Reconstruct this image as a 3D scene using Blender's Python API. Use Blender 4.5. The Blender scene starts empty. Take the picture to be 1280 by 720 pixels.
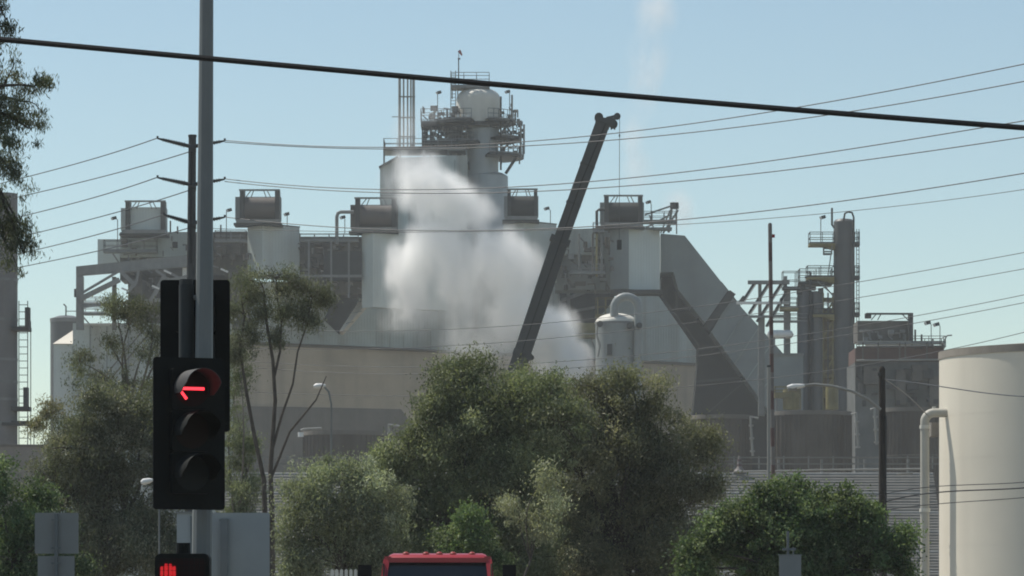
import bpy, bmesh, math, random
import numpy as np
from mathutils import Vector, Matrix

R = math.radians
rng = np.random.default_rng(7)
random.seed(7)
scene = bpy.context.scene
COL = scene.collection

# ------------------------------------------------------------------ camera
F = 4861.0          # focal length in photo pixels (1280 wide)
HY = 760.0          # photo row of the horizon
CZ = 1.7            # eye height
cd = bpy.data.cameras.new('camera')
cam = bpy.data.objects.new('camera', cd)
COL.objects.link(cam)
cam.location = (0, 0, CZ)
cam.rotation_euler = (R(90), 0, 0)
cd.sensor_width = 36.0
cd.lens = 36.0 * F / 1280.0
cd.shift_y = (HY - 360.0) / 1280.0
cd.clip_start = 0.5
cd.clip_end = 20000
scene.camera = cam

# ------------------------------------------------------------------ light
SUN_DIR = Vector((-0.44, 0.30, 0.85)).normalized()      # towards the sun
elev = math.asin(SUN_DIR.z)
az = math.atan2(SUN_DIR.x, SUN_DIR.y)                   # from +Y towards +X
w = bpy.data.worlds.new('World')
scene.world = w
w.use_nodes = True
nt = w.node_tree
bg = nt.nodes['Background']
sky = nt.nodes.new('ShaderNodeTexSky')
sky.sky_type = 'NISHITA'
sky.sun_disc = False
sky.sun_elevation = elev
sky.sun_rotation = az
sky.altitude = 600
sky.air_density = 1.0
sky.dust_density = 0.35
sky.ozone_density = 2.2
tint = nt.nodes.new('ShaderNodeMix'); tint.data_type = 'RGBA'; tint.blend_type = 'MULTIPLY'; tint.inputs[0].default_value = 1.0
tint.inputs[7].default_value = (1.0, 0.985, 0.875, 1)      # slight green cast of the video
nt.links.new(sky.outputs[0], tint.inputs[6]); nt.links.new(tint.outputs[2], bg.inputs[0])
bg.inputs[1].default_value = 0.118
sl = bpy.data.lights.new('sun', 'SUN')
sun = bpy.data.objects.new('sun', sl)
COL.objects.link(sun)
sl.energy = 5.0
sl.angle = R(0.53)
sl.color = (1.0, 0.94, 0.85)
sun.rotation_euler = SUN_DIR.to_track_quat('Z', 'Y').to_euler()
scene.view_settings.view_transform = 'Standard'
scene.view_settings.look = 'None'
scene.view_settings.exposure = 0.05
scene.view_settings.gamma = 1.0
scene.render.engine = 'CYCLES'
cy = scene.cycles
cy.max_bounces = 16
cy.filter_width = 1.9
cy.diffuse_bounces = 3
cy.glossy_bounces = 2
cy.transmission_bounces = 4
cy.volume_bounces = 16
cy.transparent_max_bounces = 6
cy.use_denoising = True
cy.volume_max_steps = 256

# ------------------------------------------------------------------ helpers
def X(px, Y): return (px - 640.0) / F * Y
def Z(py, Y): return CZ + (HY - py) / F * Y
def P(px, py, Y, dy=0.0): return Vector((X(px, Y), Y + dy, Z(py, Y)))
def S(Y): return Y / F            # metres per photo pixel at distance Y


class MB:
    """collects faces, then becomes one mesh object"""
    def __init__(s): s.v = []; s.f = []
    def add(s, vs, fs):
        n = len(s.v)
        s.v += [tuple(v) for v in vs]
        s.f += [tuple(i + n for i in f) for f in fs]
        return s
    def box(s, a, b):
        x0, y0, z0 = a; x1, y1, z1 = b
        return s.add([(x0, y0, z0), (x1, y0, z0), (x1, y1, z0), (x0, y1, z0), (x0, y0, z1), (x1, y0, z1), (x1, y1, z1), (x0, y1, z1)],
                     [(0, 3, 2, 1), (4, 5, 6, 7), (0, 1, 5, 4), (1, 2, 6, 5), (2, 3, 7, 6), (3, 0, 4, 7)])
    def bar(s, a, b, wd, dp=None, up=(0, 1, 0)):
        """oriented box from a to b; wd across (in the picture plane), dp along the depth"""
        a = Vector(a); b = Vector(b); d = (b - a)
        if d.length < 1e-6: return s
        d.normalize()
        u = Vector(up)
        if abs(d.dot(u)) > 0.95: u = Vector((1, 0, 0))
        sd = d.cross(u).normalized(); u = sd.cross(d).normalized()
        dp = wd if dp is None else dp
        h, k = sd * wd / 2, u * dp / 2
        return s.add([a - h - k, a + h - k, a + h + k, a - h + k, b - h - k, b + h - k, b + h + k, b - h + k],
                     [(0, 3, 2, 1), (4, 5, 6, 7), (0, 1, 5, 4), (1, 2, 6, 5), (2, 3, 7, 6), (3, 0, 4, 7)])
    def tube(s, pts, r, n=8, caps=True):
        pts = [Vector(p) for p in pts]
        rs = r if isinstance(r, (list, tuple)) else [r] * len(pts)
        prev = None; rings = []
        for i, p in enumerate(pts):
            t = (pts[min(i + 1, len(pts) - 1)] - pts[max(i - 1, 0)])
            if t.length < 1e-9: t = Vector((0, 0, 1))
            t.normalize()
            if prev is None:
                u = Vector((0, 1, 0)) if abs(t.y) < 0.9 else Vector((1, 0, 0))
            else: u = prev
            u = (u - t * u.dot(t)).normalized(); prev = u
            vv = t.cross(u)
            rings.append([p + (u * math.cos(2 * math.pi * k / n) + vv * math.sin(2 * math.pi * k / n)) * rs[i] for k in range(n)])
        vs = [q for rg in rings for q in rg]; fs = []
        for i in range(len(pts) - 1):
            for k in range(n):
                a = i * n + k; b = i * n + (k + 1) % n
                fs.append((a, b, b + n, a + n))
        if caps:
            fs.append(tuple(range(n))[::-1]); m = (len(pts) - 1) * n
            fs.append(tuple(range(m, m + n)))
        return s.add(vs, fs)
    def lathe(s, prof, c, n=32, axis='z', a0=0.0, a1=2 * math.pi):
        """prof: list of (radius, height) round the vertical line through c (or along x)"""
        vs = []; full = abs(a1 - a0 - 2 * math.pi) < 1e-6
        m = n if full else n + 1
        for r_, h in prof:
            for k in range(m):
                a = a0 + (a1 - a0) * k / n
                if axis == 'z': vs.append((c[0] + r_ * math.cos(a), c[1] + r_ * math.sin(a), c[2] + h))
                elif axis == 'x': vs.append((c[0] + h, c[1] + r_ * math.cos(a), c[2] + r_ * math.sin(a)))
                else: vs.append((c[0] + r_ * math.cos(a), c[1] + h, c[2] + r_ * math.sin(a)))
        fs = []
        for i in range(len(prof) - 1):
            for k in range(n if full else n):
                a = i * m + k; b = i * m + (k + 1) % m
                fs.append((a, b, b + m, a + m))
        return s.add(vs, fs)
    def cyl(s, c, r, h, n=24, r2=None, axis='z'):
        r2 = r if r2 is None else r2
        return s.lathe([(0, 0), (r, 0), (r2, h), (0, h)], c, n, axis)
    def poly(s, pts, Y, d):
        """outline in photo pixels at distance Y (or one distance per point), pushed back d metres"""
        Ys = Y if isinstance(Y, (list, tuple)) else [Y] * len(pts)
        fr = [P(p[0], p[1], y) for p, y in zip(pts, Ys)]
        bk = [v + Vector((0, d, 0)) for v in fr]
        n = len(pts)
        area = sum(pts[i][0] * pts[(i + 1) % n][1] - pts[(i + 1) % n][0] * pts[i][1] for i in range(n))
        if area < 0: fr.reverse(); bk.reverse()
        return s.add(fr + bk, [tuple(range(n))[::-1], tuple(range(n, 2 * n))] + [(i, (i + 1) % n, n + (i + 1) % n, n + i) for i in range(n)])
    def rect(s, x0, y0, x1, y1, Y, d):
        return s.box((X(x0, Y), Y, Z(y1, Y)), (X(x1, Y), Y + d, Z(y0, Y)))
    def plan(s, pts, yt, yb, Y):
        """footprint of (photo column, metres behind Y), from photo row yb up to yt"""
        n = len(pts)
        lo = [Vector((X(p[0], Y), Y + p[1], Z(yb, Y))) for p in pts]
        hi = [Vector((X(p[0], Y), Y + p[1], Z(yt, Y))) for p in pts]
        return s.add(lo + hi, [tuple(range(n))[::-1], tuple(range(n, 2 * n))] + [(i, (i + 1) % n, n + (i + 1) % n, n + i) for i in range(n)])
    def pbar(s, a, b, wpx, Y, dy=0, dp=None):
        wd = wpx * S(Y)
        return s.bar(P(a[0], a[1], Y, dy), P(b[0], b[1], Y, dy), wd, dp if dp else wd)
    def ptube(s, pts, rpx, Y, dy=0, n=8):
        return s.tube([P(p[0], p[1], Y, dy) for p in pts], rpx * S(Y), n)
    def build(s, name, mat, parent=None, smooth=False, **props):
        me = bpy.data.meshes.new(name)
        off = Vector(parent['_at']) if parent is not None and '_at' in parent else Vector((0, 0, 0))
        if parent is not None and parent.type == 'MESH': off = Vector(ORG.get(parent.name, (0, 0, 0)))
        me.from_pydata([Vector(v) - off for v in s.v], [], s.f)
        me.update()
        bm = bmesh.new(); bm.from_mesh(me)
        bmesh.ops.recalc_face_normals(bm, faces=bm.faces)
        bm.to_mesh(me); bm.free()
        if smooth:
            me.polygons.foreach_set('use_smooth', [True] * len(me.polygons))
            try: me.set_sharp_from_angle(angle=R(35))
            except Exception: pass
        o = bpy.data.objects.new(name, me)
        COL.objects.link(o)
        if mat: me.materials.append(mat)
        if parent is not None:
            o.parent = parent
            ORG[o.name] = tuple(off)
        else: ORG[o.name] = (0, 0, 0)
        for k, v in props.items(): o[k] = v
        return o

ORG = {}
def thing(name, label, cat, at, group=None):
    o = bpy.data.objects.new(name, None)
    COL.objects.link(o)
    o.empty_display_size = 0.3
    o.location = at
    o['_at'] = [float(a) for a in at]
    o['label'] = label; o['category'] = cat
    if group: o['group'] = group
    return o
def tag(o, label, cat, group=None):
    o['label'] = label; o['category'] = cat
    if group: o['group'] = group
    return o
def copy_tree(o, parent=None):
    c = o.copy(); COL.objects.link(c)
    if parent is not None: c.parent = parent
    for ch in list(o.children): copy_tree(ch, c)
    return c

# ------------------------------------------------------------------ materials
MATS = {}
def mat(name, col, rough=0.6, metal=0.0, var=0.12, scale=0.5, streak=0.0, stain=None, bump=0.0, corr=0.0, spec=0.3):
    """painted or bare surface: base colour broken up by weathering noise, rain streaks and fine relief"""
    if name in MATS: return MATS[name]
    m = bpy.data.materials.new(name); m.use_nodes = True
    t = m.node_tree; b = t.nodes['Principled BSDF']
    b.inputs['Roughness'].default_value = rough
    b.inputs['Metallic'].default_value = metal
    b.inputs['Specular IOR Level'].default_value = spec
    geo = t.nodes.new('ShaderNodeNewGeometry')
    n1 = t.nodes.new('ShaderNodeTexNoise'); n1.inputs['Scale'].default_value = scale; n1.inputs['Detail'].default_value = 6
    n1.inputs['Roughness'].default_value = 0.65
    t.links.new(geo.outputs['Position'], n1.inputs['Vector'])
    rp = t.nodes.new('ShaderNodeMapRange')
    rp.inputs['From Min'].default_value = 0.3; rp.inputs['From Max'].default_value = 0.7
    rp.inputs['To Min'].default_value = 1 - var; rp.inputs['To Max'].default_value = 1 + var
    t.links.new(n1.outputs['Fac'], rp.inputs['Value'])
    mul = t.nodes.new('ShaderNodeMix'); mul.data_type = 'RGBA'; mul.blend_type = 'MULTIPLY'; mul.inputs[0].default_value = 1.0
    mul.inputs[6].default_value = (*col, 1)
    t.links.new(rp.outputs[0], mul.inputs[7])
    out = mul.outputs[2]
    if streak > 0:
        mp = t.nodes.new('ShaderNodeMapping'); mp.inputs['Scale'].default_value = (1.0, 1.0, 0.05)
        t.links.new(geo.outputs['Position'], mp.inputs['Vector'])
        n2 = t.nodes.new('ShaderNodeTexNoise'); n2.inputs['Scale'].default_value = scale * 3; n2.inputs['Detail'].default_value = 5
        t.links.new(mp.outputs[0], n2.inputs['Vector'])
        r2 = t.nodes.new('ShaderNodeMapRange'); r2.inputs['From Min'].default_value = 0.5; r2.inputs['From Max'].default_value = 0.75
        r2.inputs['To Min'].default_value = 0; r2.inputs['To Max'].default_value = streak
        t.links.new(n2.outputs['Fac'], r2.inputs['Value'])
        mx = t.nodes.new('ShaderNodeMix'); mx.data_type = 'RGBA'
        t.links.new(r2.outputs[0], mx.inputs[0]); t.links.new(out, mx.inputs[6])
        mx.inputs[7].default_value = (*(stain or tuple(c * 0.45 for c in col)), 1)
        out = mx.outputs[2]
    t.links.new(out, b.inputs['Base Color'])
    if bump > 0 or corr > 0:
        bp = t.nodes.new('ShaderNodeBump'); bp.inputs['Strength'].default_value = max(bump, corr); bp.inputs['Distance'].default_value = 0.05
        if corr > 0:
            wv = t.nodes.new('ShaderNodeTexWave'); wv.bands_direction = 'X'; wv.inputs['Scale'].default_value = 0.9
            t.links.new(geo.outputs['Position'], wv.inputs['Vector']); t.links.new(wv.outputs['Fac'], bp.inputs['Height'])
        else: t.links.new(n1.outputs['Fac'], bp.inputs['Height'])
        t.links.new(bp.outputs[0], b.inputs['Normal'])
    MATS[name] = m
    return m

def mat_emit(name, col, strength):
    if name in MATS: return MATS[name]
    m = bpy.data.materials.new(name); m.use_nodes = True
    b = m.node_tree.nodes['Principled BSDF']
    b.inputs['Base Color'].default_value = (*[c * 0.3 for c in col], 1)
    b.inputs['Emission Color'].default_value = (*col, 1)
    b.inputs['Emission Strength'].default_value = strength
    MATS[name] = m
    return m

def mat_glass(name, col, rough=0.08, spec=0.6):
    if name in MATS: return MATS[name]
    m = bpy.data.materials.new(name); m.use_nodes = True
    b = m.node_tree.nodes['Principled BSDF']
    b.inputs['Base Color'].default_value = (*col, 1)
    b.inputs['Roughness'].default_value = rough
    b.inputs['Specular IOR Level'].default_value = spec
    MATS[name] = m
    return m

def mat_leaf(name, trans=0.35):
    if name in MATS: return MATS[name]
    m = bpy.data.materials.new(name); m.use_nodes = True
    t = m.node_tree; t.nodes.remove(t.nodes['Principled BSDF'])
    at = t.nodes.new('ShaderNodeAttribute'); at.attribute_name = 'leaf_tint'
    d = t.nodes.new('ShaderNodeBsdfPrincipled'); d.inputs['Roughness'].default_value = 0.6; d.inputs['Specular IOR Level'].default_value = 0.22
    tr = t.nodes.new('ShaderNodeBsdfTranslucent')
    mx = t.nodes.new('ShaderNodeMixShader'); mx.inputs[0].default_value = trans
    t.links.new(at.outputs['Color'], d.inputs['Base Color'])
    g = t.nodes.new('ShaderNodeMix'); g.data_type = 'RGBA'; g.blend_type = 'MULTIPLY'; g.inputs[0].default_value = 1
    g.inputs[7].default_value = (1.0, 1.05, 0.6, 1)
    t.links.new(at.outputs['Color'], g.inputs[6]); t.links.new(g.outputs[2], tr.inputs['Color'])
    t.links.new(d.outputs[0], mx.inputs[1]); t.links.new(tr.outputs[0], mx.inputs[2])
    t.links.new(mx.outputs[0], t.nodes['Material Output'].inputs['Surface'])
    MATS[name] = m
    return m

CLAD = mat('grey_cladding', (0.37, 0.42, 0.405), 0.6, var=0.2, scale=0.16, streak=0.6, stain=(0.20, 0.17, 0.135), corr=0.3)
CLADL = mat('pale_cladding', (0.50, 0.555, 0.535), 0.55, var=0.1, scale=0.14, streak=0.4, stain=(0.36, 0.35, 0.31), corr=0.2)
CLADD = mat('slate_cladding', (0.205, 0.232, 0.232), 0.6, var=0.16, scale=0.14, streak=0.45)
TAN = mat('tan_concrete', (0.43, 0.365, 0.28), 0.85, var=0.16, scale=0.15, streak=0.4, bump=0.2)
CONC = mat('grey_concrete', (0.17, 0.155, 0.135), 0.9, var=0.2, scale=0.2, streak=0.4, bump=0.3)
STEEL = mat('grey_steel', (0.19, 0.198, 0.192), 0.55, var=0.2, scale=0.8, streak=0.3)
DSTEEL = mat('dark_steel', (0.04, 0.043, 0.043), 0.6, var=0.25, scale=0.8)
GRIME = mat('grimy_equipment', (0.115, 0.108, 0.097), 0.75, var=0.35, scale=0.35, streak=0.5)
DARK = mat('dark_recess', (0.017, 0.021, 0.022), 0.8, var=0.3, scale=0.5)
RAIL = mat('galvanised_rail', (0.17, 0.178, 0.178), 0.5, var=0.15, scale=1.0)
YEL = mat('yellow_safety_paint', (0.20, 0.175, 0.075), 0.6, var=0.25, scale=0.8, streak=0.4)
CREAM = mat('cream_paint', (0.62, 0.60, 0.53), 0.5, var=0.06, scale=0.3, streak=0.15)
SILVER = mat('silver_cladding', (0.25, 0.272, 0.268), 0.45, metal=0.0, var=0.08, scale=0.3, streak=0.3)
BLUEG = mat('blue_grey_vessel', (0.34, 0.385, 0.41), 0.45, var=0.08, scale=0.3, streak=0.25)
COLM = mat('dark_grey_column', (0.10, 0.105, 0.107), 0.5, var=0.12, scale=0.3, streak=0.3)
RUST = mat('rusty_ribbed_steel', (0.115, 0.10, 0.085), 0.85, var=0.25, scale=0.25, streak=0.6, stain=(0.07, 0.05, 0.035))
PIPEM = mat('pale_pipe_lagging', (0.26, 0.26, 0.24), 0.55, var=0.12, scale=0.4, streak=0.2)
REDB = mat('oxide_red_beam', (0.115, 0.07, 0.06), 0.75, var=0.25, scale=0.4)
WHITEP = mat('white_paint', (0.72, 0.72, 0.69), 0.5, var=0.06, scale=0.6, streak=0.15)
ROOFL = mat('buff_roof_sheet', (0.62, 0.58, 0.5), 0.6, var=0.08, scale=0.3)
TANK = mat('tank_cream_paint', (0.68, 0.635, 0.53), 0.55, var=0.05, scale=0.12, streak=0.22, stain=(0.34, 0.31, 0.26))
TANKR = mat('tank_rim_shade', (0.25, 0.225, 0.19), 0.8, var=0.2, scale=0.5, streak=0.3)  # darker brown colours in the shade below the roof edge
CRANE = mat('crane_grey_paint', (0.055, 0.058, 0.058), 0.5, var=0.2, scale=0.6, streak=0.2)
BLACK = mat('black_signal_plastic', (0.007, 0.0085, 0.008), 0.7, var=0.25, scale=4, spec=0.15)
BLACKL = mat('sunlit_black_visor', (0.05, 0.05, 0.05), 0.6, var=0.2, scale=6)  # lighter grey puts the red visor's sunlit crescent into the colour
POLE = mat('grey_signal_pole', (0.18, 0.19, 0.185), 0.5, var=0.08, scale=1.5, streak=0.12)
SIGNP = mat('pale_sign_back', (0.34, 0.35, 0.335), 0.5, var=0.06, scale=2.0)
SIGNB = mat('aluminium_sign_back', (0.25, 0.25, 0.232), 0.5, var=0.06, scale=2.0)
WOOD = mat('weathered_pole_wood', (0.035, 0.029, 0.024), 0.9, var=0.3, scale=3, streak=0.4)
GPOLE = mat('grey_pole_wood', (0.055, 0.058, 0.06), 0.85, var=0.2, scale=3, streak=0.3)
WIRE = mat('dark_cable', (0.012, 0.013, 0.014), 0.6, var=0.1)
WIREG = mat('grey_conductor', (0.075, 0.08, 0.085), 0.5, var=0.1)
BARK = mat('brown_bark', (0.085, 0.072, 0.06), 0.9, var=0.35, scale=3, streak=0.4, bump=0.4)
BARKP = mat('pale_eucalyptus_bark', (0.16, 0.14, 0.12), 0.85, var=0.4, scale=2.5, streak=0.5, bump=0.3)
REDP = mat('red_truck_paint', (0.33, 0.03, 0.035), 0.3, var=0.06, scale=2, spec=0.5)
RUBBER = mat('black_rubber', (0.02, 0.02, 0.02), 0.85, var=0.2, scale=5)
CHROME = mat('dull_chrome', (0.5, 0.5, 0.5), 0.25, metal=1.0, var=0.05)
ASPH = mat('asphalt', (0.05, 0.05, 0.052), 0.9, var=0.2, scale=2, bump=0.3)
PAVE = mat('pavement_concrete', (0.32, 0.31, 0.29), 0.9, var=0.12, scale=1.0, bump=0.2)
DIRT = mat('dry_ground', (0.16, 0.135, 0.1), 0.95, var=0.3, scale=0.2, bump=0.3)
WALLM = mat('stucco_wall', (0.24, 0.22, 0.2), 0.9, var=0.15, scale=0.4, streak=0.3)
MASTR = mat('mast_red', (0.10, 0.06, 0.055), 0.6, var=0.25, scale=2)
MASTW = mat('mast_white', (0.16, 0.147, 0.14), 0.6, var=0.2, scale=2)
GREENT = mat('green_grey_steel', (0.11, 0.135, 0.125), 0.6, var=0.2, scale=1)
GLASS = mat_glass('dark_windscreen', (0.015, 0.022, 0.024))
REDL = mat_emit('red_signal_light', (1.0, 0.04, 0.06), 2.2)
REDH = mat_emit('red_hand_light', (0.8, 0.015, 0.02), 0.55)
LENSR = mat_glass('red_signal_lens', (0.02, 0.007, 0.007), 0.6, 0.12)
LENSY = mat_glass('amber_signal_lens', (0.018, 0.011, 0.009), 0.6, 0.12)
LENSG = mat_glass('green_signal_lens', (0.018, 0.021, 0.021), 0.6, 0.12)
AMBER = mat_glass('amber_marker', (0.5, 0.12, 0.02), 0.3)
LEAF = mat_leaf('leaf')

# ------------------------------------------------------------------ the ground
def ground(name, x0, x1, y0, y1, z, m):
    o = MB().add([(x0, y0, z), (x1, y0, z), (x1, y1, z), (x0, y1, z)], [(0, 1, 2, 3)]).build(name, m)
    o['kind'] = 'structure'; return o
ground('ground', -6000, 6000, -300, 9000, 0, DIRT)
ground('road', -300, 300, 26, 74, 0.004, ASPH)
for y in (25.2, 78.0):
    MB().box((-300, y, 0.008), (300, y + (2.5 if y > 50 else -3.0), 0.13)).build('pavement', PAVE, kind='structure')
for i in range(24):
    pass
lm = MB()
for i in range(40):
    lm.add([(-200 + i * 10, 49.9, 0.008), (-197 + i * 10, 49.9, 0.008), (-197 + i * 10, 50.05, 0.008), (-200 + i * 10, 50.05, 0.008)], [(0, 1, 2, 3)])
lm.build('lane_markings', WHITEP, kind='structure')

# ------------------------------------------------------------------ small builders used all over the plant
def railing(pts, Y, hpx=10, dy=0, step=1.6, r=0.045, closed=False):
    """handrail: posts, top rail and mid rail following world points"""
    m = MB(); h = hpx * S(Y)
    for a, b in zip(pts[:-1], pts[1:]):
        a = Vector(a); b = Vector(b); L = (b - a).length; n = max(1, round(L / step))
        for k in range(n + 1):
            q = a.lerp(b, k / n)
            m.bar(q, q + Vector((0, 0, h)), r * 1.6)
        for zz in (h, h * 0.5):
            m.bar(a + Vector((0, 0, zz)), b + Vector((0, 0, zz)), r * 1.6)
        m.bar(a + Vector((0, 0, 0.08)), b + Vector((0, 0, 0.08)), 0.14, 0.03)
    return m

def rail_px(x0, x1, y, Y, depth, hpx=10, dy=0.0, sides=True):
    f0, f1 = P(x0, y, Y, dy), P(x1, y, Y, dy)
    pts = [f0, f1]
    if sides:
        b0, b1 = f0 + Vector((0, depth, 0)), f1 + Vector((0, depth, 0))
        pts = [f0, f1, b1, b0, f0]
    return railing(pts, Y, hpx)

def platform(root, x0, x1, y, Y, depth, thick=3, hpx=10, dy=0, deck=STEEL, rail=RAIL, sides=True):
    m = MB(); t = thick * S(Y)
    a = P(x0, y, Y, dy); b = P(x1, y, Y, dy)
    m.box((a.x, a.y, a.z - t), (b.x, a.y + depth, a.z))
    d = m.build('platform', deck, root)
    rail_px(x0 + .6, x1 - .6, y, Y, depth - 0.1, hpx, dy + 0.05, sides).build('handrail', rail, d)
    return d

def clutter(x0, y0, x1, y1, Y, n, seed, dmin=0, dmax=4, smin=3, smax=14):
    """irregular plant: boxes, drums, pipe runs filling a rectangle of the picture, each at its own depth"""
    r = random.Random(seed); m = MB()
    for i in range(n):
        cx = r.uniform(x0, x1); cy_ = r.uniform(y0, y1); wx = r.uniform(smin, smax); hy = r.uniform(smin, smax)
        dy = r.uniform(dmin, dmax); k = r.random()
        ax, bx = max(x0, cx - wx / 2), min(x1, cx + wx / 2); ay, by = max(y0, cy_ - hy / 2), min(y1, cy_ + hy / 2)
        if bx - ax < 1 or by - ay < 1: continue
        if k < 0.4: m.rect(ax, ay, bx, by, Y + dy, r.uniform(0.4, 1.2))
        elif k < 0.62:
            c = P((ax + bx) / 2, by, Y, dy + 1)
            m.cyl(c, (bx - ax) / 2 * S(Y) * 0.7, (by - ay) * S(Y), 12)
        elif k < 0.84:
            zz = r.uniform(y0, y1)
            m.ptube([(ax, zz), (bx, zz), (bx, zz + r.uniform(4, 14))], 1.1, Y, dy, 6)
        else: m.pbar((ax, ay), (bx, by), 1.4, Y, dy)
    return m

# ================================================================== THE PLANT
YP = 470.0
# ---- main precipitator hall: long facade receding to the right
def yf(px): return 468.0 + 0.074 * (px - 285)
hall = thing('precipitator_hall', 'long grey-clad plant hall with a tan concrete lower band, behind the steam', 'industrial building', P(580, 768, YP) * 1.0)
hall.location.z = 0; hall['_at'][2] = 0.0
def facade(pts, d, extra=0.0): return MB().poly(pts, [yf(p[0]) + extra for p in pts], d)
facade([(285, 429), (520, 438), (872, 456), (866, 540), (866, 785), (285, 785)], 24).build('lower_wall', TAN, hall)
facade([(284, 507), (530, 512), (700, 520), (700, 785), (284, 785)], 3, -0.8).build('plinth_wall', CONC, hall)
facade([(285, 352), (416, 352), (421, 368), (412, 400), (424, 416), (446, 366), (452, 292), (560, 286), (700, 286), (700, 446.5), (520, 437), (285, 428.2)], 24, 0.0).build('upper_wall', CLAD, hall)
facade([(700, 378), (826, 366), (873, 433), (872, 455), (700, 446.5)], 20, 0.0).build('side_wall', CLAD, hall)
facade([(284, 426), (520, 435.5), (873, 454), (873, 457.5), (520, 439.5), (284, 430.2)], 0.3, -0.3).build('band_joint', CONC, hall)
# vertical joints of the concrete casts and cladding sheets
jm = MB()
for px in range(300, 872, 26):
    yy = yf(px) - 0.04; py = 430 + (px - 285) * 0.0455
    jm.rect(px, py + 3, px + 0.9, 505 if px < 700 else 545, yy, 0.06)
jm.build('cast_joint', CONC, hall, kind='stuff')
jm = MB()
for px in list(range(296, 410, 17)) + list(range(470, 700, 17)):
    jm.rect(px, 354 if px < 416 else 292, px + 0.6, 425 + (px - 285) * 0.045, yf(px) - 0.05, 0.06)
jm.build('sheet_joint', mat('joint_grey', (0.17, 0.185, 0.18), 0.8), hall, kind='stuff')
# dark hopper mouth and the sunlit sloping chute beside it
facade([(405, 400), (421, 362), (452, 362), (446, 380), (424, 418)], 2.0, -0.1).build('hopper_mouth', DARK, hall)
mm = MB()
a, b, c, d_ = P(449, 366, YP - 1), P(467, 362, YP - 1), P(428, 414, YP - 1), P(424, 414, YP - 1)
for q in (a, b): q.y += 6.0
a.y += 1.0
mm.add([a, b, c, d_, a + Vector((0.1, 1.5, -.3)), b + Vector((0.1, 1.5, -.3)), c + Vector((0.1, 1.5, -.3)), d_ + Vector((0.1, 1.5, -.3))],
       [(0, 1, 2, 3), (4, 7, 6, 5), (0, 4, 5, 1), (1, 5, 6, 2), (2, 6, 7, 3), (3, 7, 4, 0)])
mm.build('chute_sheet', ROOFL, hall)
for k, (x, y) in enumerate([(455, 376), (446, 390), (437, 403)]):
    MB().pbar((x - 9 + k * 2, y + 1), (x + 7 - k, y - 1.5), 0.9, YP - 1.4, 0.6, 0.1).build('chute_rib', STEEL, hall)
# dark undercroft between the hall and the middle casing
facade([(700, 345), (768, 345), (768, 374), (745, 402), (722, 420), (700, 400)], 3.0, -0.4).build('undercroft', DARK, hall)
for (a, b, wpx) in [((709, 348), (712, 398), 4), ((700, 376), (768, 352), 4), ((733, 362), (768, 362), 3), ((700, 392), (745, 384), 3)]:
    MB().pbar(a, b, wpx, yf(715) - 1.2, 0).build('undercroft_beam', STEEL, hall)

# ---- yellow access platforms in front of the undercroft
ya = thing('access_platform', 'yellow railed platform under the dark undercroft above the silver vessel', 'platform', P(757, 396, 486))
platform(ya, 744, 771, 394, 484, 2.2, 3, 22, 0, YEL, YEL)
for x in (747, 757, 768): MB().pbar((x, 394), (x, 372), 1.6, 483.8).build('post', YEL, ya)
yb = thing('access_platform', 'yellow platform left of the silver vessel dome', 'platform', P(728, 420, 478))
platform(yb, 709, 748, 419, 476, 2.4, 3, 15, 0, YEL, YEL)
MB().poly([(708, 404), (745, 404), (745, 416), (712, 416)], 477.6, 0.5).build('skirt_panel', YEL, yb)
MB().pbar((738, 422), (746, 440), 2.2, 477).build('bracket', STEEL, yb)

# ---- tall casings with the transformer drums on top
def casing(label, plan_pts, yt, yb_, Y, m1, trim=True):
    t = thing('casing', label, 'plant casing', (X(plan_pts[1][0], Y), Y, Z(yb_, Y)), 'clad casings under the drum housings')
    MB().plan(plan_pts, yt, yb_, Y).build('shell', m1, t)
    cx = sum(p[0] for p in plan_pts) / 4; cyy = sum(p[1] for p in plan_pts) / 4
    big = [(cx + (p[0] - cx) * 1.02, cyy + (p[1] - cyy) * 1.05) for p in plan_pts]
    MB().plan(big, yt - 1.6, yt, Y).build('top_flashing', STEEL, t)
    return t
casing('pale grey casing with a bright left face beside the signal pole', [(308, 2), (328, 0), (372, 4.4), (352, 6.4)], 280, 345, 465, CLADL)
casing('wide grey casing half hidden by the left edge of the steam', [(452, 1), (466, 0), (560, 5), (545, 6.5)], 289, 384, 466, CLADL)
casing('grey casing directly left of the crane boom', [(629, 2.2), (655, 0), (696, 4), (670, 6.2)], 277, 350, 478, CLADL)
c4 = casing('pale grey casing on the dark ledge right of the crane boom', [(765, 1.2), (786, 0), (826, 3.4), (806, 6)], 285, 361.5, 480, CLADL)
MB().plan([(763, 1.0), (785.9, -0.3), (785.9, 0.2), (766, 1.8)], 286, 361, 479.8).build('dark_side_panel', CLADD, c4)  # separate darker panel laid over the left face
MB().plan([(763, 0), (828, -0.2), (828, 4), (763, 4)], 362, 367, 479.3).build('ledge', DSTEEL, c4)

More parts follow.
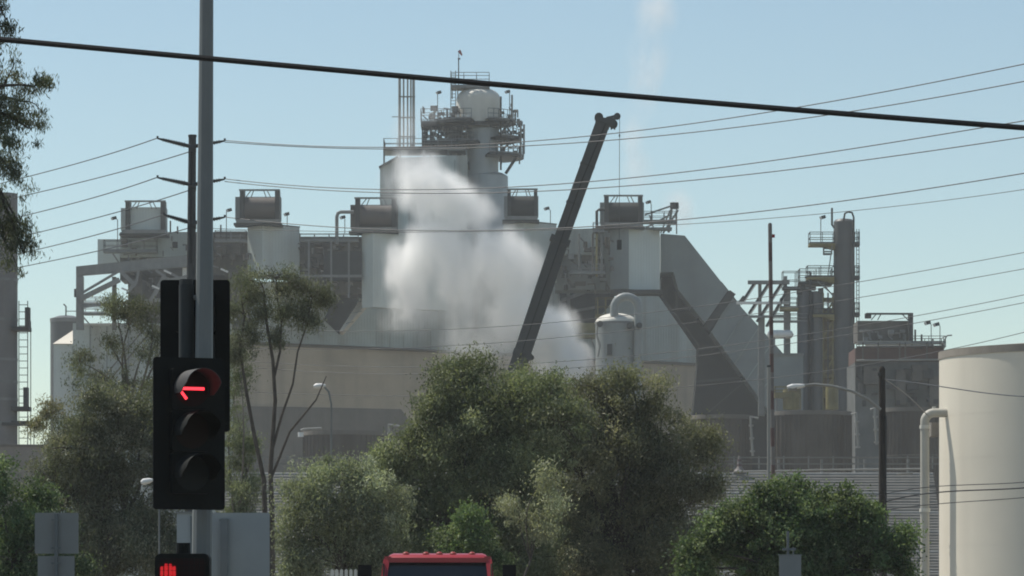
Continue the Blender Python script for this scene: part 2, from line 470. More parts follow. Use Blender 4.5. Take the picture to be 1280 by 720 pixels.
def drum_house(label, x0, y0, x1, y1, Y, drum=DARK, body=CLADD, closed=False):
    t = thing('drum_housing', label, 'drum housing', P((x0 + x1) / 2, y1, Y, 2), 'drum housings on the casings')
    w_ = x1 - x0
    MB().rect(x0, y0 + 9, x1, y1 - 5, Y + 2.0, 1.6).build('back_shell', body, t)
    # drum on a horizontal axis
    rr = (y1 - y0 - 14) / 2 * S(Y)
    c = P(x0 + w_ * 0.16, (y0 + 8 + y1 - 6) / 2, Y, 1.5)
    if closed:
        MB().rect(x0 + w_ * 0.14, y0 + 8, x1 - w_ * 0.1, y1 - 6, Y + 0.6, 1.4).build('drum_cover', body, t)
    else:
        MB().lathe([(0, 0), (rr, 0), (rr, w_ * 0.72 * S(Y)), (0, w_ * 0.72 * S(Y))], c, 24, 'x').build('drum', drum, t, True)
    for xa in (x0 + w_ * 0.10, x1 - w_ * 0.13):
        MB().rect(xa, y0, xa + w_ * 0.10, y1 - 2, Y, 2.0).build('end_post', DSTEEL, t)
    MB().rect(x0 + w_ * 0.1 - 1, y0 - 0.6, x1 - w_ * 0.02, y0 + 1.2, Y - 0.06, 0.5).build('top_beam', STEEL, t)
    for s_, e in ((0.22, 0.34), (0.34, 0.40), (0.68, 0.62), (0.78, 0.70)):
        MB().pbar((x0 + w_ * s_, y0 + 10), (x0 + w_ * e, y0 + 1), 1.1, Y, 0.3).build('top_brace', RAIL, t)
    MB().rect(x0 + 1, y1 - 6, x1 - 1, y1 - 1.6, Y - 0.2, 2.6).build('sill_beam', STEEL, t)
    MB().rect(x0 - 2, y1 - 1.5, x1 + 1, y1 + 1.2, Y - 0.1, 3.4).build('base_skid', DSTEEL, t)
    return t
drum_house('drum housing with a pale plate front, leftmost on the plant roof', 151, 251, 208, 293, 462, body=CLADL, closed=True)
drum_house('drum housing with a brownish drum above the pale casing beside the signal pole', 294, 237, 351, 280, 464, drum=mat('brown_drum', (0.10, 0.088, 0.08), 0.6))
drum_house('drum housing partly veiled by steam left of the square reactor block', 438, 247, 497, 290, 466, drum=mat('brown_drum', (0.10, 0.088, 0.08)), body=GRIME)
drum_house('dark drum housing between the reactor tower and the crane boom', 630, 236, 673, 276, 477)
drum_house('dark drum housing right of the crane boom under the hoist line', 750, 244, 805, 284, 479)

# ---- roof machinery between the casings
def roof_plant(label, x0, y0, x1, y1, Y, seed, n=40, base=GRIME):
    t = thing('roof_machinery', label, 'plant equipment', P((x0 + x1) / 2, y1, Y, 2))
    MB().rect(x0, y0 + 6, x1, y1, Y + 4.0, 6).build('backing_wall', base, t)
    clutter(x0, y0 + 8, x1, y1 - 2, Y, n, seed).build('ducts', GRIME, t, kind='stuff')
    clutter(x0, y0 + 8, x1, y1 - 2, Y, n // 2, seed + 50, smin=2, smax=8).build('valves', STEEL, t, kind='stuff')
    clutter(x0, y0 + 12, x1, y1 - 2, Y, n // 3, seed + 80, smin=4, smax=10).build('shaded_boxes', DSTEEL, t, kind='stuff')  # dark colour stands in for shading between the machinery
    return t
t = roof_plant('grey roof house and dark machinery left of the utility pole', 150, 284, 312, 350, 464, 3, 50)
MB().rect(150, 291, 236, 321, 466, 5).build('roof_house', CLAD, t)
MB().rect(122, 299, 151, 332, 468, 4).build('end_cabin', CLADL, t)
platform(t, 129, 196, 313, 464, 1.6, 2.5, 13)
platform(t, 268, 308, 300, 463, 1.6, 2.5, 12)
MB().pbar((140, 316), (152, 334), 2, 463.8, 1).build('bracket', STEEL, t)
MB().rect(228, 322, 236.5, 353, 461, 1.0).build('pale_riser', WHITEP, t)
MB().rect(268, 292, 300, 318, 466.5, 3).build('grey_box', GRIME, t)
for i, (x, y0_, y1_) in enumerate([(213, 276, 291), (222, 283, 292), (262, 284, 300), (276, 281, 296)]):
    MB().ptube([(x, y1_), (x, y0_)], 1.0, 464).build('vent_stub', DSTEEL, t)
t = roof_plant('dark jumble of ducts between the pale casing and the steam', 372, 290, 452, 368, 467, 9, 46)
platform(t, 374, 448, 300, 466, 1.4, 2, 8)
MB().ptube([(421, 305), (421, 271), (422.5, 266.5), (426, 265), (442, 265)], 2.2, 466).build('gooseneck_pipe', STEEL, t, True)
MB().rect(405, 314, 452, 350, 466.4, 2.5).build('shaded_box', DSTEEL, t)  # shade among the ducts given as a dark box
for x in (386, 414, 436): MB().pbar((x, 372), (x, 300), 2.2, 465.4).build('column', STEEL, t)
MB().pbar((372, 345), (452, 345), 3, 465.2).build('beam', STEEL, t)
t = roof_plant('pipework and grey boxes between the crane boom and the right casing', 694, 280, 768, 362, 480, 15, 40, CLADD)
MB().rect(697, 287, 745, 318, 482, 3).build('grey_box', CLAD, t)
for x, m_ in ((746, YEL), (752, STEEL), (741, GRIME), (724, STEEL)): MB().ptube([(x, 346), (x, 292)], 1.4, 479).build('riser_pipe', m_, t)
platform(t, 712, 757, 340, 478.6, 1.4, 2.5, 10)
MB().ptube([(746, 292), (746, 264), (749, 262), (756, 262)], 1.8, 479).build('gooseneck_pipe', DSTEEL, t)
platform(t, 741, 756, 288, 478.4, 2, 2, 10)

# ---- lattice walkway to the right of the last drum housing
t = thing('lattice_walkway', 'small steel lattice walkway at the roof edge above the inclined duct', 'walkway', P(825, 290, 482))
platform(t, 800, 846, 276, 482, 2.2, 2.4, 12)
for a, b, wpx in [((840, 258), (836, 290), 3), ((848, 262), (829, 291), 2.4), ((838, 262), (826, 291), 1.8), ((800, 288), (838, 268), 2), ((806, 268), (842, 256), 2), ((846, 258), (846, 292), 1.6), ((812, 268), (818, 288), 1.6)]:
    MB().pbar(a, b, wpx, 481.6, 0.6).build('brace', STEEL, t)
MB().rect(800, 284, 840, 287, 481.8, 2).build('lower_beam', STEEL, t)
MB().cyl(P(843, 261, 481), 0.55, 0.75, 12).build('end_drum', DSTEEL, t)

# ---- inclined duct: two slabs, cross bar, open truss below
du = thing('inclined_duct', 'big grey inclined duct sloping down to the right of the plant', 'inclined duct', P(920, 768, 485))
du.location.z = 0; du['_at'][2] = 0.0
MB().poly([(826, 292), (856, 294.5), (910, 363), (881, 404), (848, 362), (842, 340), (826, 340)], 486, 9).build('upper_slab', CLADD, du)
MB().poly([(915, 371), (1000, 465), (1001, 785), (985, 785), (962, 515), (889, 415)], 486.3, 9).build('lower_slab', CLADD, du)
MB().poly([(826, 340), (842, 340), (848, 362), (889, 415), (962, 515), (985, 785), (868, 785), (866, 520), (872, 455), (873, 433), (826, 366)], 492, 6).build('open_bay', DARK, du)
MB().pbar((916, 365), (884, 410), 9.0, 486, 1.5, 3).build('cross_bar', DSTEEL, du)
for a, b, wpx in [((838, 390), (862, 386), 2.2), ((872, 437), (903, 433), 2.6), ((870, 477), (934, 471), 2.6), ((846, 364), (846, 388), 2.5), ((880, 520), (934, 474), 1.6), ((826, 368), (874, 432), 1.6)]:
    MB().pbar(a, b, wpx, 488.5, 0).build('truss_bar', DSTEEL, du)
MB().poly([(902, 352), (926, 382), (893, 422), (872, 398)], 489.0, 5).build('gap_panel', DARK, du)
for k in range(1, 5):
    xa, ya_ = 915 + 85 * k / 5, 371 + 94 * k / 5; xb, yb2 = 889 + 73 * k / 5, 415 + 100 * k / 5
    MB().pbar((xa, ya_), (xb, yb2), 0.7, 486.2, 0, 0.1).build('sheet_joint', CLAD, du)

# ---- left steel frame, grey end wall, wedge roof, drum
t = thing('steel_frame', 'grey steel portal frame with diagonal braces at the left end of the plant', 'steel frame', P(150, 768, 458))
t.location.z = 0; t['_at'][2] = 0.0
mb = MB().poly([(95, 333), (238, 318), (238, 333), (104, 344), (95, 345)], 460, 1.0); mb.build('top_beam', STEEL, t)
MB().rect(95, 345.2, 104, 412, 460, 0.9).build('column', STEEL, t)
MB().rect(92.5, 361, 95, 371, 460, 0.9).build('joint_plate', DSTEEL, t)
for a, b, wpx in [((101, 374), (150, 350), 6), ((104, 366), (148, 340), 3), ((148, 336), (170, 358), 5), ((171, 355), (174, 335), 3), ((160, 366), (172, 350), 4), ((195, 338), (215, 352), 3), ((205, 337), (232, 352), 3), ((182, 390), (206, 345), 5),
                  ((104, 383), (240, 372), 4), ((206, 352), (240, 345), 4), ((190, 360), (228, 362), 3)]:
    MB().pbar(a, b, wpx, 459.6, -0.4).build('brace', STEEL, t)
for x in (140, 172, 218): MB().rect(x, 346, x + 5, 412, 462, 0.8).build('column', GRIME, t)
platform(t, 104, 134, 391, 459, 2, 2, 12, 0, STEEL, WHITEP)
platform(t, 104, 134, 379, 459, 2, 1.5, 8, 0, STEEL, WHITEP)
clutter(150, 345, 300, 410, 462, 34, 21, 0, 5, 4, 18).build('machinery', GRIME, t, kind='stuff')
clutter(160, 345, 300, 410, 464, 24, 25, 0, 3, 8, 26).build('shaded_machinery', DSTEEL, t, kind='stuff')  # darker set of machinery, its shade put into the colour
MB().rect(160, 344, 312, 412, 468, 4).build('back_wall', GRIME, t)
for x, y in ((152, 360), (205, 338), (190, 357), (286, 396), (309, 372), (276, 336)):
    MB().pbar((x, y), (x + 9, y + 4), 2.2, 458, 0).build('painted_glint', WHITEP, t)  # white bars standing in for specular glints among the machinery
t = thing('end_building', 'pale grey end building with a sunlit wedge roof at the plant left', 'industrial building', P(150, 768, 462))
t.location.z = 0; t['_at'][2] = 0.0
MB().rect(91, 404, 288, 785, 464, 14).build('front_wall', CLAD, t)
MB().rect(67, 430, 90.6, 785, 464.5, 12).build('side_bay_wall', CLADL, t)
a, b, c = P(66, 429.6, 464.2), P(91, 429.6, 464.2), P(91, 403, 464.2)
bk = Vector((0, 11, 0)); c2 = c + Vector((0, 6.5, 0))
MB().add([a, b, c2, a + bk, b + bk, c2 + bk * 0.8], [(0, 1, 2), (3, 5, 4), (0, 2, 5, 3), (0, 3, 4, 1), (1, 4, 5, 2)]).build('wedge_roof', ROOFL, t)
for x in (112, 133, 160, 196, 240): MB().rect(x, 408, x + 1.2, 540, 463.9, 0.2).build('wall_joint', CLADD, t)
MB().pbar((104, 396), (116, 410), 1.6, 463.4).build('stair_rail', RAIL, t)
for y in (404, 405.5): MB().rect(100, y, 150, y + 0.7, 463.2, .4).build('pipe_run', WHITEP, t)
for a, b in [((124, 478), (178, 414)), ((133, 480), (187, 416))]: MB().pbar(a, b, 1.6, 463.2).build('stair_stringer', GRIME, t)
for k in range(7): MB().rect(92, 452 + k * 7, 101, 453.5 + k * 7, 463.4, 0.5).build('louvre', CLADD, t)
t = thing('upright_drum', 'dark grey upright drum behind the wedge roof at the far left', 'tank', P(77, 768, 500))
t.location.z = 0; t['_at'][2] = 0.0
c = P(76, 394, 500); hh = c.z; rr = 20 * S(500)
MB().lathe([(rr, 0), (rr, hh), (rr * 0.5, hh + 0.35), (0, hh + 0.45)], (c.x, 506, 0), 32).build('shell', COLM, t, True)
MB().lathe([(rr * 1.02, hh - 0.5), (rr * 1.03, hh)], (c.x, 506, 0), 32).build('top_ring', STEEL, t)
MB().ptube([(78, 392), (78, 380), (75, 377)], 0.9, 500, 4).build('vent_pipe', DSTEEL, t)
MB().pbar((78, 386), (92, 386), 1, 500, 4).build('top_rail', RAIL, t)

# ---- regenerator tower
YT = 492.0
rg = thing('regenerator_tower', 'tall cracking reactor tower with a cream domed top and steel platforms', 'reactor tower', P(603, 768, YT))
rg.location.z = 0; rg['_at'][2] = 0.0
s = S(YT)
def zT(py): return Z(py, YT)
cx, cyT = X(603, YT), YT + 3
MB().lathe([(20 * s, zT(300)), (20 * s, zT(158))], (cx, cyT, 0), 40).build('vessel_shell', BLUEG, rg, True)
MB().lathe([(27 * s, zT(300)), (27 * s, zT(217)), (20.4 * s, zT(213))], (X(608, YT), cyT + 0.4, 0), 40).build('lower_shell', BLUEG, rg, True)
r0 = 28 * s
prof = [(r0, zT(152)), (r0, zT(122))] + [(r0 * math.cos(a) ** 0.6, zT(122) + 15 * s * math.sin(a)) for a in np.linspace(0.15, 1.5, 9)] + [(0, zT(122) + 15 * s)]
MB().lathe(prof, (X(598, YT), cyT, 0), 40).build('dome_head', CREAM, rg, True)
MB().lathe([(29 * s, zT(156)), (29 * s, zT(151)), (28.1 * s, zT(151))], (X(598, YT), cyT, 0), 40).build('dome_flange', DSTEEL, rg)
for a in np.linspace(0, 2 * math.pi, 14, endpoint=False):
    q = Vector((X(598, YT) + 28.3 * s * math.cos(a), cyT + 28.3 * s * math.sin(a), zT(147)))
    if q.y < cyT: MB().bar(q, q + Vector((0, 0, 1.2)), 0.25).build('dome_lug', CREAM, rg)
for x, y in ((597, 109), (603, 108), (609, 109), (590, 111)): MB().cyl(P(x, y, YT, 2), 0.28, 0.9, 10).build('dome_nozzle', CREAM, rg, True)
# ring platforms around the head and the shaft
def ring_platform(root, cxp, py, rin, rout, a0, a1, hpx=12, rail=RAIL, thick=3.0):
    c0 = X(cxp, YT)
    d = MB().lathe([(rin * s, -thick * s), (rout * s, -thick * s), (rout * s, 0), (rin * s, 0), (rin * s, -thick * s)], (c0, cyT, zT(py)), 28, 'z', a0, a1).build('platform', DSTEEL, root)
    pts = [Vector((c0 + rout * s * math.cos(a), cyT + rout * s * math.sin(a), zT(py))) for a in np.linspace(a0, a1, 16)]
    railing(pts, YT, hpx, step=1.2).build('handrail', rail, d)
ring_platform(rg, 598, 149, 27, 47, R(-75), R(60))
ring_platform(rg, 598, 151, 27, 60, R(120), R(262))
ring_platform(rg, 603, 170, 20, 48, R(-60), R(60), 10)
ring_platform(rg, 603, 192, 20, 52, R(-80), R(60), 14)
ring_platform(rg, 603, 176, 20, 42, R(150), R(262), 12)
for a, b, wpx in [((645, 196), (632, 216), 3.6), ((638, 150), (626, 166), 2.6), ((644, 171), (626, 188), 2.4), ((630, 150), (640, 168), 1.6), ((560, 154), (575, 168), 2.2), ((545, 156), (562, 176), 2.4)]:
    MB().pbar(a, b, wpx, YT, 1.0).build('bracket', DSTEEL, rg)
for x, y0_, y1_ in ((651, 150, 196), (655, 155, 192), (640, 118, 150), (626, 120, 212), (570, 152, 205), (578, 152, 290), (584, 165, 290)):
    MB().ptube([(x, y1_), (x, y0_)], 1.2, YT, 0.5).build('riser_pipe', STEEL if x != 626 else DSTEEL, rg)
# top platform with the rail that shows above the cable
platform(rg, 563, 612, 106, YT, 3.0, 2.5, 17, 1.0)
for x in (565, 572, 608): MB().pbar((x, 122), (x, 106), 1.4, YT, 1.4).build('leg', STEEL, rg)
for x in (563.5, 569.5): MB().pbar((x, 160), (x, 88), 1.0, YT, 0.2).build('ladder_rail', STEEL, rg)
for k in range(16): MB().pbar((563.5, 92 + k * 4.2), (569.5, 92 + k * 4.2), 0.7, YT, 0.2).build('ladder_rung', STEEL, rg)
# left truss deck
MB().rect(526, 152, 582, 158, YT, 4).build('deck_beam', DSTEEL, rg)
MB().rect(528, 176, 582, 180, YT, 4).build('deck_beam', DSTEEL, rg)
rail_px(526, 574, 152, YT, 4, 16).build('handrail', RAIL, rg)
rail_px(528, 570, 176, YT, 4, 12).build('handrail', RAIL, rg)
for x in (528, 538, 548, 558, 568, 576): MB().pbar((x, 186), (x, 152), 1.8, YT, 0.3).build('deck_post', DSTEEL, rg)
for k in range(5): MB().pbar((528 + k * 10, 178), (538 + k * 10, 156), 1.3, YT, 0.4).build('deck_brace', DSTEEL, rg)
clutter(528, 158, 580, 176, YT, 40, 37, 0, 3, 2, 8).build('deck_machinery', DSTEEL, rg, kind='stuff')
clutter(528, 132, 580, 186, YT, 70, 31, 0, 3, 2, 9).build('deck_equipment', GRIME, rg, kind='stuff')
clutter(562, 150, 586, 240, YT, 70, 33, 0, 2, 2, 9).build('shaft_equipment', DSTEEL, rg, kind='stuff')
clutter(624, 150, 654, 194, YT, 34, 39, 0, 4, 2, 6).build('landing_machinery', DSTEEL, rg, kind='stuff')
for y in (166, 200, 214): MB().rect(556, y, 584, y + 2.4, YT - 0.2, 3).build('side_deck', DSTEEL, rg)
clutter(618, 128, 650, 192, YT, 34, 35, 1, 4, 2, 7).build('platform_equipment', STEEL, rg, kind='stuff')
for x, y in ((572, 147), (579, 146), (585, 148)): MB().cyl(P(x, y, YT, -0.4), 0.25, 0.3, 8).build('lamp_cap', WHITEP, rg)

rb = thing('reactor_block', 'broad square grey block with a chamfered roof left of the reactor tower, in steam', 'industrial building', P(530, 300, 489))
MB().poly([(475, 300), (475, 210), (498, 197), (584, 194), (584, 300)], 489, 8).build('block_shell', CLAD, rb)
MB().pbar((474, 209.5), (498, 196), 2.2, 488.8, 1, 3).build('roof_edge', DSTEEL, rb)
platform(rb, 479, 582, 185, 489, 6, 2.8, 12)
for x in (480, 500, 530, 560): MB().pbar((x, 208), (x, 186), 2.2, 489, 0.4).build('deck_leg', STEEL, rb)
for x in (492, 511, 530, 549, 568): MB().rect(x, 200, x + 0.8, 300, 488.9, 0.15).build('sheet_joint', CLADD, rb)
MB().rect(475, 243, 584, 245, 488.8, 0.3).build('string_course', CLADD, rb)
for i, x in enumerate((499.5, 504.5, 509.5, 513.5, 517)):
    MB().ptube([(x, 186), (x, 96 + (i % 2) * 2)], 1.7 if i in (0, 4) else 1.1, 490.5).build('vent_pipe', PIPEM, rb, True)
for y in (120, 146, 170): MB().rect(498, y, 519, y + 1.2, 490.2, 0.5).build('vent_clamp', STEEL, rb)
MB().pbar((490, 146), (500, 146), 1, 490.4).build('vent_stay', STEEL, rb)

# windsock on its own mast on the top platform
t = thing('windsock', 'small reddish windsock on a thin mast, highest point of the reactor tower', 'windsock', P(573, 106, YT, 2))
MB().ptube([(573, 108), (573, 70)], 0.7, YT, 2).build('mast', DSTEEL, t)
MB().ptube([(572, 71), (575, 70.5)], 1.2, YT, 2).build('swivel', DSTEEL, t)
c = [P(573.5, 60.5, YT, 2), P(575, 62.5, YT, 2), P(577, 66, YT, 2.2)]
MB().tube(c, [0.22, 0.18, 0.10], 10).build('sock', mat('faded_red_cloth', (0.28, 0.08, 0.09), 0.9), t, True)
MB().ptube([(573, 70), (573.4, 61)], 0.4, YT, 2).build('boom', DSTEEL, t)

# floodlights
def floodlight(label, hx, hy, bx, by, Y):
    t = thing('floodlight', label, 'floodlight', P(bx, by, Y), 'small floodlights on the plant')
    MB().ptube([(bx, by), (bx, hy + 1.5), (hx, hy)], 0.55, Y, 0, 6).build('mast', DSTEEL, t)
    p = P(hx, hy, Y)
    MB().bar(p + Vector((-0.26, -.2, -0.04)), p + Vector((0.18, 0.08, 0.1)), 0.34, 0.36).build('lamp_head', DSTEEL, t)
    MB().bar(p + Vector((-0.32, -.24, -0.07)), p + Vector((-0.27, -.21, -0.04)), 0.3, 0.32).build('lens', WHITEP, t)
for a in [('floodlight beside the pale plated drum housing', 143, 273, 147, 302, 463), ('floodlight between the utility pole and the brownish drum housing', 287, 263, 283, 300, 463),
          ('floodlight just right of the brownish drum housing', 359, 268, 359, 283, 464), ('floodlight next to the gooseneck pipe', 429, 272, 431, 292, 465),
          ('floodlight between the dark drum housing and the crane boom', 684, 261, 688, 279, 478), ('floodlight on the lattice walkway', 811, 253, 814, 276, 481),
          ('floodlight left of the cream dome', 549, 116, 547, 152, 491), ('floodlight right of the cream dome', 635, 115, 637, 149, 491),
          ('floodlight on the top landing of the tallest right column', 1029, 272, 1026, 300, 428), ('floodlight standing on the red-banded unit, left of a pair', 1160, 404, 1164, 434, 402),
          ('floodlight standing on the red-banded unit, right of a pair', 1171, 406, 1175, 434, 402)]:
    floodlight(*a)

# ---- silver vessel with its inverted-U pipe
YV = 440.0
t = thing('silver_vessel', 'silver domed vessel with an inverted U pipe right of the steam', 'vessel', P(771, 768, YV))
t.location.z = 0; t['_at'][2] = 0.0
sv = S(YV); c0 = X(771, YV)
MB().lathe([(26 * sv, 0), (26 * sv, Z(402, YV))], (c0, YV + 2.4, 0), 40).build('shell', SILVER, t, True)
zt = Z(402, YV)
MB().lathe([(26.6 * sv * math.cos(a), zt + 12.5 * sv * math.sin(a)) for a in np.linspace(0, math.pi / 2, 10)], (c0, YV + 2.4, 0), 40).build('dome', CREAM, t, True)
MB().lathe([(27 * sv, zt - 0.15), (27 * sv, zt + 0.1), (26 * sv, zt + 0.1)], (c0, YV + 2.4, 0), 40).build('dome_flange', STEEL, t)
arc = [(768 + 15 - 15 * math.cos(a), 384 - 14 * math.sin(a)) for a in np.linspace(0, math.pi, 12)]
MB().ptube([(768, 400)] + arc + [(798, 400), (797, 480), (797, 540)], 5.2, YV, 0.8, 14).build('inverted_u_pipe', SILVER, t, True)
for x, y in ((750, 405), (787, 407), (799, 407)): MB().cyl(P(x, y, YV, -0.3), 0.35, 0.7, 10, axis='y').build('nozzle', DSTEEL, t)
MB().ptube([(747, 404), (746, 420), (750, 432), (747, 446)], 1.3, YV, 0.2).build('side_pipe', PIPEM, t, True)
MB().rect(759, 430, 765, 444, YV - 0.1, 0.4).build('gauge_box', DSTEEL, t)

# ---- right-hand process unit
YR = 430.0
t = thing('stepped_pipe_frame', 'pale steel frame of slanting pipes against the sky right of the inclined duct', 'pipe frame', P(955, 768, YR))
t.location.z = 0; t['_at'][2] = 0.0
for k, (a, b) in enumerate([((926, 380), (944, 352)), ((936, 392), (962, 352)), ((946, 402), (978, 352)), ((958, 408), (983, 364)), ((924, 378), (930, 370))]):
    MB().pbar(a, b, 3.0, YR, 0.3).build('slanting_pipe', DSTEEL, t)
    MB().pbar((a[0] + 3, a[1] - 1), (b[0] + 3, b[1] - 1), 2.2, YR, 1.2).build('slanting_pipe', WHITEP, t)
MB().rect(935, 350.5, 987, 355, YR, 0.6).build('top_beam', STEEL, t)
MB().rect(921, 377, 987, 380, YR - 0.1, 0.5).build('mid_beam', WHITEP, t)
MB().rect(936, 394, 985, 397, YR - 0.1, 0.5).build('low_beam', STEEL, t)
for x0_, y0_ in ((948, 352), (952, 395), (980, 345), (984, 360)): MB().rect(x0_, y0_, x0_ + 4, 520, YR + 0.7, 0.6).build('post', STEEL, t)
rail_px(979, 1012, 361, YR, 2, 22).build('handrail', STEEL, t)
rail_px(966, 1010, 402, YR, 2, 10).build('handrail', STEEL, t)
MB().rect(979, 358, 1020, 362, YR, 1.5).build('landing', DSTEEL, t)
t = thing('horizontal_drum', 'small white horizontal drum between the mast and the stubby column', 'tank', P(976, 425, YR))
MB().lathe([(0, -0.5), (0.35, -0.3), (0.48, 0), (0.48, 2.0), (0.35, 2.3), (0, 2.5)], P(964, 418, YR), 20, 'x').build('shell', WHITEP, t, True)
for x in (967, 980): MB().rect(x, 421, x + 2, 440, YR - 0.3, 0.6).build('saddle', STEEL, t)
t = thing('grey_box_building', 'plain grey box building below the white drum, beside the stubby column', 'industrial building', P(985, 768, YR))
t.location.z = 0; t['_at'][2] = 0.0
MB().rect(966, 443, 1004, 785, YR - 1, 4).build('box_wall', CLADD, t)
MB().rect(965, 441.5, 1005, 444, YR - 1.2, 4.4).build('roof_edge', STEEL, t)

def column(label, x0, x1, yt, head):
    t = thing('process_column', label, 'process column', P((x0 + x1) / 2, 768, YR), 'process columns on the right')
    t.location.z = 0; t['_at'][2] = 0.0
    r_ = (x1 - x0) / 2 * S(YR)
    MB().lathe([(r_, 0), (r_, Z(yt, YR)), (r_ * 0.8, Z(yt, YR) + 0.25), (0, Z(yt, YR) + 0.4)], (X((x0 + x1) / 2, YR), YR + r_, 0), 32).build('shell', COLM, t, True)
    return t
t = column('tallest dark grey process column with yellow landings', 1043, 1069, 276, None)
MB().ptube([(1054, 277), (1056, 267), (1060, 265), (1065, 266), (1067, 272), (1067, 300), (1067, 520)], 1.2, YR, -0.15).build('overhead_line', DSTEEL, t, True)
MB().ptube([(1040, 260), (1040, 281), (1043, 285)], 1.3, YR).build('vent_pipe', DSTEEL, t)
for (a0_, a1_, y, bw) in ((1012, 1044, 304, 11), (1009, 1043, 346, 8), (1016, 1043, 393, 8)):
    platform(t, a0_, a1_, y, YR - 0.4, 2.4, 3, 14, 0, YEL, DSTEEL)
    MB().poly([(a0_ + 12, y + 3), (a1_, y + 3), (a1_, y + 8)], YR - 0.2, 1.4).build('bracket', YEL, t)
for y in (304, 346, 392):
    platform(t, 1068, 1075, y, YR, 2.0, 3, 14, 0, DSTEEL, DSTEEL)
for x in (1071, 1074): MB().pbar((x, 520), (x, 286), 0.9, YR, 0.2).build('ladder_rail', DSTEEL, t)
for k in range(40): MB().pbar((1071, 290 + k * 5.6), (1074, 290 + k * 5.6), 0.7, YR, 0.2).build('ladder_rung', DSTEEL, t)
for a, b in [((1041, 302), (1035, 344)), ((1029, 355), (1043, 372)), ((1022, 352), (1043, 370))]:
    MB().pbar(a, b, 1.3, YR - 0.3).build('stay', STEEL, t)
rail_px(1030, 1040, 318, YR, 1, 8).build('handrail', DSTEEL, t)
for y in (330, 400, 460): MB().lathe([(13.3 * S(YR), 0), (13.3 * S(YR), 0.25)], (X(1056, YR), YR + 13 * S(YR), Z(y, YR)), 28).build('stiffener_ring', COLM, t)
t = column('shorter stubby dark process column in two joined shells', 997, 1013, 362, None)
r_ = 8 * S(YR)
MB().lathe([(r_, 0), (r_, Z(364, YR)), (0, Z(363, YR))], (X(1021, YR), YR + r_, 0), 28).build('twin_shell', COLM, t, True)
MB().ptube([(1013, 400), (1013, 340)], 1.5, YR, 0).build('vent_pipe', DSTEEL, t)
MB().pbar((1006, 347), (1020, 345), 2.5, YR).build('vent_tee', DSTEEL, t)
platform(t, 1000, 1042, 352, YR, 3, 2.6, 17, 1, DSTEEL, DSTEEL)
MB().rect(1012.6, 364, 1014.6, 520, YR - 0.2, 0.5).build('drain_pipe', DARK, t)
for x, y in ((999, 368), (1026, 366), (1003, 362)): MB().cyl(P(x, y, YR), 0.3, 0.5, 8).build('nozzle', DSTEEL, t)
platform(t, 976, 998, 384, YR - 0.6, 2, 4, 12, 0, YEL, STEEL)
t = thing('yellow_stair_tower', 'yellow stair landings squeezed between the two process columns', 'stair tower', P(1035, 768, YR))
t.location.z = 0; t['_at'][2] = 0.0
for k in range(6): MB().rect(1029, 372 + k * 24, 1043, 376 + k * 24, YR + 1, 2).build('landing', YEL, t)
for k in range(5): MB().pbar((1030, 396 + k * 24), (1042, 376 + k * 24), 2.4, YR + 0.8).build('flight', YEL, t)
for x in (1029, 1035, 1041): MB().pbar((x, 520), (x, 366), 1.8, YR + 0.7).build('post', YEL if x != 1035 else GRIME, t)
MB().rect(1029, 385, 1043, 520, YR + 3.5, 0.5).build('rear_panel', mat('rusty_ochre_panel', (0.13, 0.10, 0.06), 0.85, var=0.4, scale=1), t)
t = thing('yellow_skid', 'yellow equipment skid at the foot of the grey box building', 'equipment skid', P(985, 768, YR - 10))
t.location.z = 0; t['_at'][2] = 0.0
MB().rect(968, 492, 1000, 497, YR - 8, 2).build('deck', YEL, t)
rail_px(969, 999, 492, YR - 8, 2, 9).build('handrail', YEL, t)
MB().cyl(P(990, 512, YR - 7), 1.0, 2.2, 16).build('drum', YEL, t, True)
MB().cyl(P(1040, 512, YR - 7), 0.7, 2.6, 16).build('pump', YEL, t, True)
for x in (970, 982, 998): MB().rect(x, 497, x + 2, 785, YR - 7.6, 0.4).build('leg', STEEL, t)

# ---- far right unit
YU = 405.0
t = thing('red_banded_unit', 'dark plant unit with a dull red band and roof machinery beside the cream tank', 'industrial building', P(1125, 768, YU))
t.location.z = 0; t['_at'][2] = 0.0
MB().rect(1069, 452, 1182, 785, YU, 10).build('lower_wall', mat('dark_unit_wall', (0.11, 0.118, 0.116), 0.8, var=0.35, scale=0.25, streak=0.5), t)
MB().poly([(1069, 435), (1180, 433), (1180, 449), (1069, 452)], YU - 0.3, 8).build('red_band', REDB, t)
for k, y in enumerate((430, 434, 451)): MB().ptube([(1070, y), (1180, y - 1)], 1.2, YU - 0.8, -0.3 * k).build('pipe_run', PIPEM if k != 1 else GRIME, t)
for x in (1078, 1097, 1124, 1131, 1158): MB().rect(x, 428, x + 1.6, 452, YU - 1.2, 0.2).build('band_post', GRIME, t)
for (x0_, y0_, x1_, y1_) in ((1080, 458, 1098, 480), (1120, 462, 1132, 505), (1140, 456, 1160, 476), (1162, 470, 1176, 508)): MB().rect(x0_, y0_, x1_, y1_, YU - 0.9, 0.8).build('wall_box', GRIME, t)
MB().rect(1072, 401, 1141, 426, YU + 0.5, 5).build('roof_box', GRIME, t)
clutter(1074, 412, 1140, 426, YU, 24, 41, -0.6, 0.2, 2, 7).build('roof_fittings', STEEL, t, kind='stuff')
MB().rect(1136, 391, 1141.5, 426, YU - 0.6, 1.0).build('end_post', DSTEEL, t)
MB().rect(1083, 391, 1136, 393, YU - 0.5, 0.6).build('top_beam', DSTEEL, t)
MB().cyl(P(1085, 398, YU), 0.35, 0.5, 10).build('pulley', DSTEEL, t)
for a, b in [((1089, 400), (1095, 393)), ((1128, 393), (1135, 400)), ((1097, 400), (1101, 393))]: MB().pbar(a, b, 1.2, YU - 0.3).build('top_brace', DSTEEL, t)
